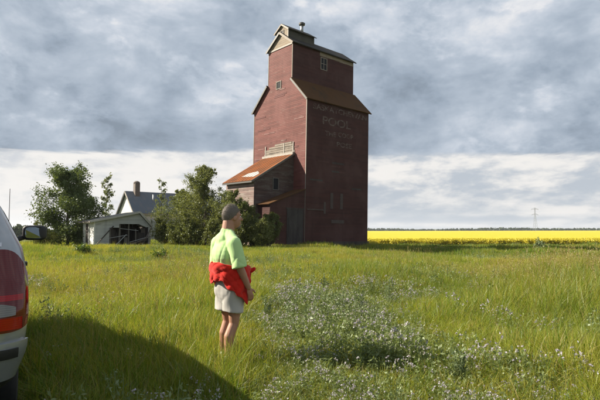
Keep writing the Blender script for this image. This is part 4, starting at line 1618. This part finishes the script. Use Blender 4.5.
# t-shirt
bm = bmesh.new()
ell(bm, (-0.040, 0, 1.355), (0.118, 0.195, 0.115))
ell(bm, (-0.040, 0, 1.27), (0.152, 0.212, 0.18))
ell(bm, (0.0, 0, 1.13), (0.180, 0.205, 0.17))
ell(bm, (0.04, 0, 1.10), (0.165, 0.195, 0.15))
cap(bm, (-0.037, 0, 1.42), (-0.026, 0, 1.515), 0.120, 0.082)
for A in (SHR, SHL):
    s = -1 if A[0][1] < 0 else 1
    ell(bm, (A[0][0], A[0][1] * 0.93, A[0][2] - 0.035), (0.082, 0.075, 0.070))
    cap(bm, (-0.030, s * 0.045, 1.51), (A[0][0], A[0][1] * 0.9, A[0][2] - 0.015), 0.052, 0.070)
    p1 = Vector(A[0]).lerp(Vector(A[1]), 0.78)
    cap(bm, (A[0][0], A[0][1], A[0][2] - 0.03), p1, 0.078, 0.078)
    # flared cuff with a flat end
    d = (Vector(A[1]) - Vector(A[0])).normalized()
    mat = Matrix.Translation(p1 + d * 0.035) @ d.to_track_quat('Z', 'Y').to_matrix().to_4x4()
    bmesh.ops.create_cone(bm, cap_ends=True, segments=20, radius1=0.080, radius2=0.082, depth=0.10, matrix=mat)
shirt = fuse(bm, 't_shirt', 'mint_cotton', man, 0.0085, 3, wr_shirt)


def wr_short(co):
    x, y, z = co[:, 0], co[:, 1], co[:, 2]
    return (0.006 * np.sin(34 * x + 12 * y) * np.sin(9 * z) + 0.005 * np.sin(22 * z + 25 * y)).astype(np.float32)


# shorts
bm = bmesh.new()
ell(bm, (0.0, 0, 1.0), (0.145, 0.178, 0.12))
ell(bm, (-0.01, 0, 0.88), (0.145, 0.200, 0.19))
for s in (-1, 1):
    mat = Matrix.Translation((0.012, s * 0.100, 0.775)) @ Euler((s * -0.02, 0.05, 0)).to_matrix().to_4x4()
    bmesh.ops.create_cone(bm, cap_ends=True, segments=22, radius1=0.122, radius2=0.118, depth=0.30, matrix=mat)
    mat = Matrix.Translation((0.002, s * 0.085, 0.95))
    bmesh.ops.create_cone(bm, cap_ends=True, segments=22, radius1=0.124, radius2=0.125, depth=0.12, matrix=mat)
fuse(bm, 'shorts', 'pale_cotton', man, 0.0085, 9, wr_short)

# red jacket tied round the waist: draped shell, knot and sleeve ends
def jacket():
    n, m_ = 96, 22
    m = MB()
    for i in range(n):
        a = 2 * PI * i / n                       # 0 = front, -90 deg = his right, 180 = back
        back = max(0.0, -math.cos(a))
        right = max(0.0, math.cos(a + R(62)))
        left = max(0.0, math.cos(a - R(75)))
        zb = 1.0 - 0.035 * back - 0.26 * right ** 1.8 - 0.20 * left ** 3 - 0.018 * math.sin(5 * a) - 0.012 * math.sin(11 * a + 1)
        zt = 1.155 - 0.02 * math.cos(a) + 0.012 * math.sin(4 * a)
        for j in range(m_ + 1):
            t = j / m_
            z = zt + (zb - zt) * t
            bulge = 0.006 * math.sin(PI * min(1, t * 2.2)) if t < 0.45 else 0.0
            rip = (0.002 + 0.016 * t) * abs(math.sin(5.5 * a + 1.6 * math.sin(2.5 * t + a))) ** 1.5 + 0.012 - 0.013 * (1 - abs(math.sin(3.5 * a + 6 * t))) ** 3 - 0.011 * (1 - abs(math.sin(5 * a - 8 * t + 1))) ** 4 - 0.008 * (1 - abs(math.sin(8 * a + 11 * t + 2))) ** 3
            r_x = 0.200 - 0.022 * t + bulge + rip
            r_y = 0.226 - 0.008 * t + 0.018 * max(right, left) * t + bulge + rip
            m.v.append((0.005 + r_x * math.cos(a), r_y * math.sin(a), z))
    for i in range(n):
        for j in range(m_):
            a = i * (m_ + 1) + j
            b = ((i + 1) % n) * (m_ + 1) + j
            m.f.append((a, b, b + 1, a + 1))
    o = m.build('tied_jacket', 'red_fleece', man, True)
    s = o.modifiers.new('thick', 'SOLIDIFY')
    s.thickness = 0.012
    s.offset = -1
    bm = bmesh.new()
    ell(bm, (0.215, -0.03, 1.09), (0.045, 0.045, 0.038))
    limb(bm, [(0.235, -0.04, 1.09), (0.255, -0.065, 1.07), (0.278, -0.085, 1.085)], [0.034, 0.024, 0.026])
    limb(bm, [(0.235, -0.02, 1.08), (0.255, 0.0, 0.97), (0.245, 0.01, 0.84)], [0.034, 0.034, 0.030])
    limb(bm, [(0.16, -0.14, 1.10), (0.215, -0.07, 1.10)], [0.04, 0.034])
    limb(bm, [(0.16, 0.14, 1.10), (0.215, 0.05, 1.10)], [0.04, 0.034])
    # the sleeve that hangs at his right thigh
    fuse(bm, 'sleeve_knot', 'red_fleece', o, 0.008, 2, lambda co: (0.005 * np.sin(70 * co[:, 2] + 40 * co[:, 0])).astype(np.float32))


jacket()
for s in (-1, 1):
    hx = -0.02 if s < 0 else 0.03
    ax, ay = -0.04 + hx, s * 0.11
    bm = bmesh.new()
    cap(bm, (ax - 0.03, ay, 0.05), (ax + 0.16, s * 0.13, 0.04), 0.055, 0.045)
    ell(bm, (ax, ay, 0.08), (0.06, 0.048, 0.05))
    fuse(bm, 'shoe', 'shoe_leather', man, 0.009, 3)
    bm = bmesh.new()
    cap(bm, (ax, ay, 0.09), (ax, ay, 0.135), 0.045, 0.044)
    fuse(bm, 'sock', 'white_sock', man, 0.009, 2)


# ------------------------------------------------------------------ grass, flowers, canola edge
def proto_collection(name):
    return bpy.data.collections.new(name)      # not linked to the scene: only the sources of the scatter


def blades(rs, n, rad, hmin, hmax, wid, lean, seg=3):
    """n curved blades in a clump; returns verts, faces, rnd, tpos"""
    V, F, A, T = [], [], [], []
    off = 0
    for k in range(n):
        r = rad * math.sqrt(rs.uniform())
        a = rs.uniform(0, 2 * PI)
        bx_, by_ = r * math.cos(a), r * math.sin(a)
        h = rs.uniform(hmin, hmax)
        la = rs.uniform(0, 2 * PI)
        le = abs(rs.normal()) * lean * h
        wa = rs.uniform(0, PI)
        rv = rs.uniform()
        w = wid * rs.uniform(0.7, 1.3)
        for j in range(seg + 1):
            t = j / seg
            cx = bx_ + math.cos(la) * le * t ** 2
            cy = by_ + math.sin(la) * le * t ** 2
            cz = h * (t - 0.18 * t * t * le / max(h, 1e-6))
            ww = w * (1 - t ** 1.6) + 0.0004
            V.append((cx - math.cos(wa) * ww / 2, cy - math.sin(wa) * ww / 2, cz))
            V.append((cx + math.cos(wa) * ww / 2, cy + math.sin(wa) * ww / 2, cz))
            A += [rv, rv]
            T += [t, t]
        for j in range(seg):
            q = off + 2 * j
            F.append((q, q + 1, q + 3, q + 2))
        off += 2 * (seg + 1)
    return np.array(V), np.array(F), np.array(A), np.array(T)


def merge(parts):
    """parts: list of (V,F,A,T,matindex) -> mesh pieces"""
    V = np.concatenate([p[0] for p in parts])
    o = 0
    F, MI = [], []
    for p in parts:
        F.append(p[1] + o)
        MI += [p[4]] * len(p[1])
        o += len(p[0])
    return V, np.concatenate(F), np.concatenate([p[2] for p in parts]), np.concatenate([p[3] for p in parts]), MI


def clump_mesh(name, parts, mats, coll):
    V, F, A, T, MI = merge(parts)
    me = np_mesh(name, V, F, {'rnd': A, 'tpos': T})
    for m in mats:
        me.materials.append(MATS[m])
    me.polygons.foreach_set('material_index', np.array(MI, np.int32))
    o = bpy.data.objects.new(name, me)
    coll.objects.link(o)
    return o


def diamonds(rs, C, size, aspect=0.5, vertical=0.0):
    V, F, r = leaf_quads(np.asarray(C), size, rs, aspect=aspect, vertical=vertical)
    return V, F, r, np.zeros(len(V))


def scatter(name, coll, P, rot, scl, idx, label, cat, kind='stuff'):
    n = len(P)
    me = bpy.data.meshes.new(name)
    me.vertices.add(n)
    me.vertices.foreach_set('co', np.asarray(P, np.float32).ravel())
    for an, typ, arr, key in (('rot', 'FLOAT_VECTOR', rot, 'vector'), ('scl', 'FLOAT_VECTOR', scl, 'vector'), ('idx', 'INT', idx, 'value')):
        a = me.attributes.new(an, typ, 'POINT')
        arr = np.asarray(arr, np.float32 if typ != 'INT' else np.int32)
        a.data.foreach_set(key, arr.ravel())
    o = bpy.data.objects.new(name, me)
    COL.objects.link(o)
    ng = bpy.data.node_groups.new(name + '_scatter', 'GeometryNodeTree')
    ng.interface.new_socket('Geometry', in_out='INPUT', socket_type='NodeSocketGeometry')
    ng.interface.new_socket('Geometry', in_out='OUTPUT', socket_type='NodeSocketGeometry')
    N = ng.nodes
    gi, go = N.new('NodeGroupInput'), N.new('NodeGroupOutput')
    ci = N.new('GeometryNodeCollectionInfo')
    ci.inputs['Collection'].default_value = coll
    ci.inputs['Separate Children'].default_value = True
    ci.inputs['Reset Children'].default_value = True
    ip = N.new('GeometryNodeInstanceOnPoints')
    ip.inputs['Pick Instance'].default_value = True
    def attr(nm, typ):
        a = N.new('GeometryNodeInputNamedAttribute')
        a.data_type = typ
        a.inputs['Name'].default_value = nm
        return a.outputs[0]
    ng.links.new(gi.outputs[0], ip.inputs['Points'])
    ng.links.new(ci.outputs[0], ip.inputs['Instance'])
    ng.links.new(attr('idx', 'INT'), ip.inputs['Instance Index'])
    e2r = N.new('FunctionNodeEulerToRotation')
    ng.links.new(attr('rot', 'FLOAT_VECTOR'), e2r.inputs[0])
    ng.links.new(e2r.outputs[0], ip.inputs['Rotation'])
    ng.links.new(attr('scl', 'FLOAT_VECTOR'), ip.inputs['Scale'])
    ng.links.new(ip.outputs[0], go.inputs[0])
    md = o.modifiers.new('scatter', 'NODES')
    md.node_group = ng
    tag(o, label, cat, kind=kind)
    return o


def wedge(rs, r0, r1, dens, half=50):
    area = (r1 * r1 - r0 * r0) * R(half)
    n = int(area * dens)
    r = np.sqrt(rs.uniform(r0 * r0, r1 * r1, n))
    a = rs.uniform(-R(half), R(half), n)
    return r * np.sin(a), r * np.cos(a)


def vnoise(x, y, s, seed=0):
    """cheap smooth noise 0..1"""
    rs = np.random.RandomState(seed)
    out = np.zeros_like(x)
    for k in range(6):
        a, p = rs.uniform(0, 2 * PI), rs.uniform(0, 2 * PI)
        f = s * rs.uniform(0.6, 1.7)
        out += np.sin((x * math.cos(a) + y * math.sin(a)) * f + p)
    return 0.5 + out / 7.0


def inside_suv(x, y, pad=0.0):
    h = np.array([-math.sin(R(HEAD)), math.cos(R(HEAD))])
    rr = np.array([h[1], -h[0]])
    dx_, dy_ = x - suv.location.x, y - suv.location.y
    u = dx_ * h[0] + dy_ * h[1]
    w = dx_ * rr[0] + dy_ * rr[1]
    return (u > -pad) & (u < 5.0 + pad) & (np.abs(w) < 0.95 + pad)


def inside_build(x, y):
    dx_, dy_ = x - ELEV_O.x, y - ELEV_O.y
    c, s = math.cos(R(41)), math.sin(R(41))
    lx, ly = dx_ * c + dy_ * s, -dx_ * s + dy_ * c
    k = (lx > 0) & (lx < LV) & (ly > 0) & (ly < LU)
    k |= (lx > -4.9) & (lx < 0) & (ly > 0.1) & (ly < 6.8)
    dx_, dy_ = x - SH_O[0], y - SH_O[1]
    lx, ly = dx_ * c + dy_ * s, -dx_ * s + dy_ * c
    k |= (lx > 0) & (lx < 5.1) & (ly > 0) & (ly < 2.9)
    return k


def lushness(x, y):
    """1 where the greener taller growth stands"""
    v = vnoise(x, y, 0.35, 3) * 0.6
    v += 0.55 * np.exp(-((y - 39) / 6) ** 2) * sstep(x, 6, 14)
    v += 0.4 * sstep(y, 46, 55)
    v += 0.25 * np.exp(-((x - 9) / 3.5) ** 2 - ((y - 12) / 3) ** 2)
    v += 0.30 * np.exp(-((y - 30) / 5) ** 2) * (1 - sstep(x, -9, -3))
    return np.clip(v, 0, 1)


def flowerness(x, y):
    ang = x / np.maximum(y, 0.5)
    f = sstep(ang, -0.15, -0.03) * (1 - sstep(ang, 0.14 + 0.35 * sstep(8.0 - y, 0, 4.5), 0.30 + 0.35 * sstep(8.0 - y, 0, 4.5))) * (1 - sstep(y, 9.0, 14))
    f = f + 0.6 * sstep(ang, -0.36, -0.18) * (1 - sstep(ang, 0.0, 0.1)) * (1 - sstep(y, 3.9, 4.8))
    f = f + 0.12 * sstep(ang, 0.1, 0.3) * (1 - sstep(y, 7.0, 10))
    return np.clip(f, 0, 1)


rs = np.random.RandomState(77)
gc = proto_collection('grass_sources')
GV = 0
for k in range(5):      # near clumps: fine blades
    B = blades(rs, 34, 0.13, 0.10, 0.33, 0.0072, 0.7)
    L = blades(rs, 12, 0.13, 0.10, 0.25, 0.008, 0.8)
    clump_mesh('a_near_%d' % k, [B + (0,), L + (1,)], ['grass_blade', 'grass_lush'], gc)
for k in range(3):      # near lush
    B = blades(rs, 34, 0.14, 0.15, 0.42, 0.008, 0.6)
    L = blades(rs, 8, 0.13, 0.15, 0.40, 0.006, 0.5)
    clump_mesh('b_lush_%d' % k, [B + (0,), L + (1,)], ['grass_lush', 'grass_blade'], gc)
for k in range(3):      # tall flowering stalks with seed heads
    S = blades(rs, 7, 0.16, 0.34, 0.60, 0.0030, 0.25, 4)
    heads = []
    for q in range(7):
        c = S[0][q * 10:(q + 1) * 10]
        tip = c[-1]
        d = (c[-1] - c[-3]) / (np.linalg.norm(c[-1] - c[-3]) + 1e-9)
        for z in np.linspace(-0.10, 0.0, 12):
            heads.append(tip + d * z + rs.normal(size=3) * 0.0045)
    H = diamonds(rs, heads, 0.016, 0.35, 0.9)
    B = blades(rs, 14, 0.15, 0.15, 0.38, 0.006, 0.55)
    clump_mesh('c_seed_%d' % k, [S + (0,), H + (1,), B + (2,)], ['grass_blade', 'seed_head', 'grass_blade'], gc)
for k in range(4):      # middle distance: wider blades
    B = blades(rs, 34, 0.28, 0.10, 0.30, 0.012, 0.6, 2)
    clump_mesh('d_mid_%d' % k, [B + (0,)], ['grass_blade'], gc)
for k in range(3):
    B = blades(rs, 34, 0.28, 0.12, 0.34, 0.014, 0.6, 2)
    clump_mesh('e_midlush_%d' % k, [B + (0,)], ['grass_lush'], gc)
for k in range(3):      # far: broad tufts
    B = blades(rs, 30, 0.60, 0.10, 0.34, 0.04, 0.5, 1)
    clump_mesh('f_far_%d' % k, [B + (0,)], ['grass_blade'], gc)
for k in range(3):
    B = blades(rs, 30, 0.60, 0.12, 0.38, 0.04, 0.5, 1)
    clump_mesh('g_farlush_%d' % k, [B + (0,)], ['grass_lush'], gc)
IDX = {'near': (0, 5), 'lush': (5, 8), 'seed': (8, 11), 'mid': (11, 15), 'midlush': (15, 18), 'far': (18, 21), 'farlush': (21, 24)}
XS, YS, IS, SC = [], [], [], []


def put(x, y, kinds, probs, s0, s1):
    n = len(x)
    lu = lushness(x, y)
    kind = np.where(rs.uniform(size=n) < lu * probs[1], 1, 0)
    if len(kinds) > 2:
        sd_n = sstep(vnoise(x, y, 0.5, 81), 0.45, 0.75) * 1.6 + 1.5 * np.exp(-((x - 8.5) / 4.0) ** 2 - ((y - 12.5) / 3.0) ** 2)
        kind = np.where(rs.uniform(size=n) < probs[2] * sd_n, 2, kind)
    idx = np.zeros(n, int)
    for q, kd in enumerate(kinds):
        a, b = IDX[kd]
        idx = np.where(kind == q, rs.randint(a, b, n), idx)
    s = rs.uniform(s0, s1, n) * (0.75 + 0.5 * vnoise(x, y, 0.8, 8))
    XS.append(x); YS.append(y); IS.append(idx); SC.append(s)


for (r0_, r1_, dn, kinds, probs, s0, s1) in (
        (1.0, 5.0, 170, ('near', 'lush', 'seed'), (0, .65, .05), 0.75, 1.15),
        (5.0, 9.0, 120, ('near', 'lush', 'seed'), (0, .65, .06), 0.8, 1.25),
        (9.0, 16.0, 60, ('near', 'lush', 'seed'), (0, .6, .09), 0.9, 1.4),
        (11.0, 28.0, 22, ('mid', 'midlush', 'seed'), (0, .6, .12), 0.85, 1.3),
        (28.0, 45.0, 12, ('mid', 'midlush', 'seed'), (0, .75, .04), 0.7, 1.1),
        (40.0, 115.0, 3.0, ('far', 'farlush'), (0, .85), 0.8, 1.3)):
    x, y = wedge(rs, r0_, r1_, dn)
    put(x, y, kinds, probs, s0, s1)
x, y, i_, s_ = (np.concatenate(a) for a in (XS, YS, IS, SC))
tall = 1.0 + 0.30 * np.exp(-((x - 8.5) / 4.0) ** 2 - ((y - 12.5) / 2.6) ** 2)
tall *= 1.0 + 0.10 * np.exp(-((x - MX) ** 2 + (y - MY + 0.5) ** 2) / 0.8)
tall *= 1.0 - 0.48 * flowerness(x, y)
tall *= 0.62 + 0.75 * vnoise(x, y, 1.1, 41) * (0.6 + 0.8 * vnoise(x, y, 0.28, 42))
ok = ~inside_suv(x, y, -0.1) & ~inside_build(x, y) & ~((y > 97) & (x > 2))
ok &= ~((np.hypot(x - MX, y - MY) < 0.07))
under_suv = inside_suv(x, y, 0.15)
tall = np.where(under_suv, tall * 0.4, tall)
x, y, i_, s_, tall = x[ok], y[ok], i_[ok], s_[ok], tall[ok]
n = len(x)
P = np.stack([x, y, height(x, y) - 0.01], -1)
rot = np.stack([rs.normal(size=n) * 0.10, rs.normal(size=n) * 0.10 + 0.06, rs.uniform(0, 2 * PI, n)], -1)
wd = np.clip(s_, 0.8, 1.5)
scl = np.stack([wd, wd, s_ * tall], -1)
scatter('grass', gc, P, rot, scl, i_, 'tall yellow green prairie grass covering the whole foreground', 'grass')
print('grass clumps', n)


# wildflowers: leafy grey green stems with small lavender and whitish heads
def forb(rs, stems, h0, h1, petal, leafm, name, coll, heads=4, hs=0.020, rad=0.10, leaf=0.028):
    ST, LV_, HD = [], [], []
    V, F, A, T = [], [], [], []
    off = 0
    for k in range(stems):
        a = rs.uniform(0, 2 * PI)
        h = rs.uniform(h0, h1)
        b = np.array([math.cos(a), math.sin(a), 0]) * rad * rs.uniform(0, 1)
        tip = b + np.array([math.cos(a) * h * 0.35 * rs.uniform(0.2, 1), math.sin(a) * h * 0.35 * rs.uniform(0.2, 1), h])
        wv = np.array([-math.sin(a), math.cos(a), 0]) * 0.0022
        for t in (0, 0.5, 1.0):
            c = b + (tip - b) * t + np.array([0, 0, 0.03 * math.sin(PI * t)])
            V += [c - wv, c + wv]
            A += [0.3, 0.3]; T += [0, 0]
        F += [(off, off + 1, off + 3, off + 2), (off + 2, off + 3, off + 5, off + 4)]
        off += 6
        for t in np.linspace(0.12, 0.95, int(h * 46)):
            c = b + (tip - b) * t + rs.normal(size=3) * 0.018
            LV_.append(c)
        for q in range(heads):
            c = tip + rs.normal(size=3) * [0.026, 0.026, 0.020] + [0, 0, 0.005]
            for _ in range(6):
                HD.append(c + rs.normal(size=3) * hs * 0.30)
    S = (np.array(V), np.array(F), np.array(A), np.array(T), 0)
    parts = [S, diamonds(rs, LV_, leaf, 0.42, 0.2) + (0,)]
    mats = [leafm]
    if HD:
        parts.append(diamonds(rs, HD, hs, 0.7) + (1,))
        mats.append(petal)
    clump_mesh(name, parts, mats, coll)


fc = proto_collection('flower_sources')
for k in range(4):
    forb(rs, 6, 0.20, 0.42, 'lavender_petal', 'forb_leaf', 'a_lav_%d' % k, fc, 3, 0.017)
for k in range(3):
    forb(rs, 6, 0.18, 0.36, 'white_petal', 'forb_leaf', 'b_white_%d' % k, fc, 2, 0.013)
for k in range(3):
    forb(rs, 7, 0.20, 0.50, 'white_petal', 'sage_leaf', 'c_sage_%d' % k, fc, 0, 0.02, 0.09, 0.034)
for k in range(3):
    forb(rs, 8, 0.14, 0.34, 'white_petal', 'forb_leaf', 'd_leafy_%d' % k, fc, 0, 0.02, 0.12, 0.040)
x, y = wedge(rs, 1.8, 14.5, 120, 48)
f = flowerness(x, y)
pat = sstep(vnoise(x, y, 1.6, 21) * 0.6 + vnoise(x, y, 4.0, 22) * 0.4, 0.32, 0.66)
keep = rs.uniform(size=len(x)) < f * (0.26 + 0.55 * pat) + 0.25 * f * (1 - sstep(y, 4.5, 6.5)) + 0.012 + 0.10 * sstep(vnoise(x, y, 0.9, 61), 0.66, 0.80)
keep &= ~inside_suv(x, y, 0.1) & (np.hypot(x - MX, y - MY) > 0.16) & (np.hypot(x, y) > 3.0)
x, y = x[keep], y[keep]
n = len(x)
kn = vnoise(x, y, 1.3, 33)
u_ = rs.uniform(size=n)
idx = np.where(u_ < 0.15, rs.randint(0, 4, n), np.where(u_ < 0.19, rs.randint(4, 7, n), np.where((u_ < 0.48) & (kn > 0.45), rs.randint(7, 10, n), rs.randint(10, 13, n))))
s = rs.uniform(0.6, 1.1, n) * (0.75 + 0.4 * sstep(vnoise(x, y, 2.2, 51), 0.45, 0.75)) * (0.85 + 0.15 * sstep(np.hypot(x, y), 3.0, 6.0))
near_man = np.exp(-((x - MX) ** 2 + (y - MY + 0.4) ** 2) / 0.5)
s = s * (1 - 0.4 * near_man)
x2, y2 = wedge(rs, 12.0, 32.0, 9, 46)
k2 = (vnoise(x2, y2, 0.55, 71) > 0.56) & (rs.uniform(size=len(x2)) < 0.8)
x2, y2 = x2[k2], y2[k2]
x, y = np.concatenate([x, x2]), np.concatenate([y, y2])
idx = np.concatenate([idx, np.where(rs.uniform(size=len(x2)) < 0.25, rs.randint(7, 10, len(x2)), rs.randint(10, 13, len(x2)))])
s = np.concatenate([s, rs.uniform(0.7, 1.3, len(x2))])
n = len(x)
P = np.stack([x, y, height(x, y) - 0.01], -1)
rot = np.stack([rs.normal(size=n) * 0.1, rs.normal(size=n) * 0.1, rs.uniform(0, 2 * PI, n)], -1)
scatter('wildflowers', fc, P, rot, np.stack([s, s, s], -1), idx, 'low wildflowers with small lavender and whitish heads among the grass', 'wildflowers')
print('forbs', n)

# single tall grey sage plants that stand out of the flowers
def sage_plant(label, px, Y, h, seed):
    r_ = np.random.RandomState(seed)
    x_ = at_px(px, Y)
    root = empty('sage_plant', (x_, Y, float(height(x_, Y)) - 0.01))
    tag(root, label, 'plant', 'tall grey sage plants')
    st = MB()
    C = []
    for k in range(9):
        a = r_.uniform(0, 2 * PI)
        hh = h * r_.uniform(0.6, 1.0)
        tip = np.array([math.cos(a) * hh * 0.22 * r_.uniform(0.1, 1), math.sin(a) * hh * 0.22 * r_.uniform(0.1, 1), hh])
        b = np.array([math.cos(a) * 0.04, math.sin(a) * 0.04, 0])
        st.tube([b, (b + tip) / 2 + np.array([0, 0, 0.02]), tip], [0.003, 0.0025, 0.0012], 5)
        for t in np.linspace(0.12, 1.0, 60):
            C.append(b + (tip - b) * t + r_.normal(size=3) * 0.030 * (1.25 - t))
    st.build('stem', 'sage_leaf', root)
    V, F, rn = leaf_quads(np.array(C), 0.042, r_, aspect=0.3, vertical=0.6)
    link('foliage', np_mesh('foliage', V, F, {'rnd': rn}), 'sage_leaf', root)


sage_plant('pale grey sage plant farthest back, between man and mid field', 325, 11.0, 0.62, 1)
sage_plant('tall grey green sage plant right of the centre, tallest of them', 388, 10.0, 0.72, 2)
sage_plant('grey sage plant close to the right of the man', 268, 8.0, 0.55, 3)
sage_plant('grey sage plant in the middle of the flower patch', 357, 8.6, 0.58, 4)
sage_plant('grey sage plant low in the picture, nearest to the camera', 455, 4.8, 0.42, 5)

# flowering canola plants along the near edge of the field
cc = proto_collection('canola_sources')
for k in range(3):
    S = blades(rs, 10, 0.35, 0.6, 1.05, 0.03, 0.3, 2)
    HD = []
    for q in range(30):
        c = np.array([rs.uniform(-.4, .4), rs.uniform(-.4, .4), rs.uniform(0.45, 1.12)])
        for _ in range(6):
            HD.append(c + rs.normal(size=3) * 0.05)
    D = diamonds(rs, HD, 0.13, 0.8)
    clump_mesh('canola_%d' % k, [S + (0,), D + (1,)], ['grass_lush', 'canola_petal'], cc)
n = 5200
x = rs.uniform(3, 120, n)
y = 97.2 + np.abs(rs.normal(size=n)) * 5 + 0.8 * np.sin(x * 0.21) + 0.5 * np.sin(x * 0.9)
P = np.stack([x, y, height(x, y)], -1)
s = rs.uniform(0.85, 1.15, n)
scatter('canola_edge', cc, P, np.stack([np.zeros(n), np.zeros(n), rs.uniform(0, 6.28, n)], -1), np.stack([s, s, s], -1), rs.randint(0, 3, n),
        'flowering yellow canola plants along the near edge of the field', 'canola')

# ------------------------------------------------------------------ air
hzm = bpy.data.materials.new('air')
hzm.use_nodes = True
ht = NT(hzm.node_tree)
for n_ in list(ht.n):
    ht.n.remove(n_)
pvn = ht.new('ShaderNodeVolumePrincipled')
pvn.inputs['Color'].default_value = (0.86, 0.91, 1.0, 1)
pvn.inputs['Density'].default_value = 0.0001
pvn.inputs['Anisotropy'].default_value = 0.2
ho = ht.new('ShaderNodeOutputMaterial')
ht.l.new(pvn.outputs[0], ho.inputs['Volume'])
hz = MB().box((-6700, -80, -8), (6700, 9200, 75)).build('haze', None)
hz.data.materials.append(hzm)
tag(hz, 'thin pale air softening the far tree line', kind='stuff')
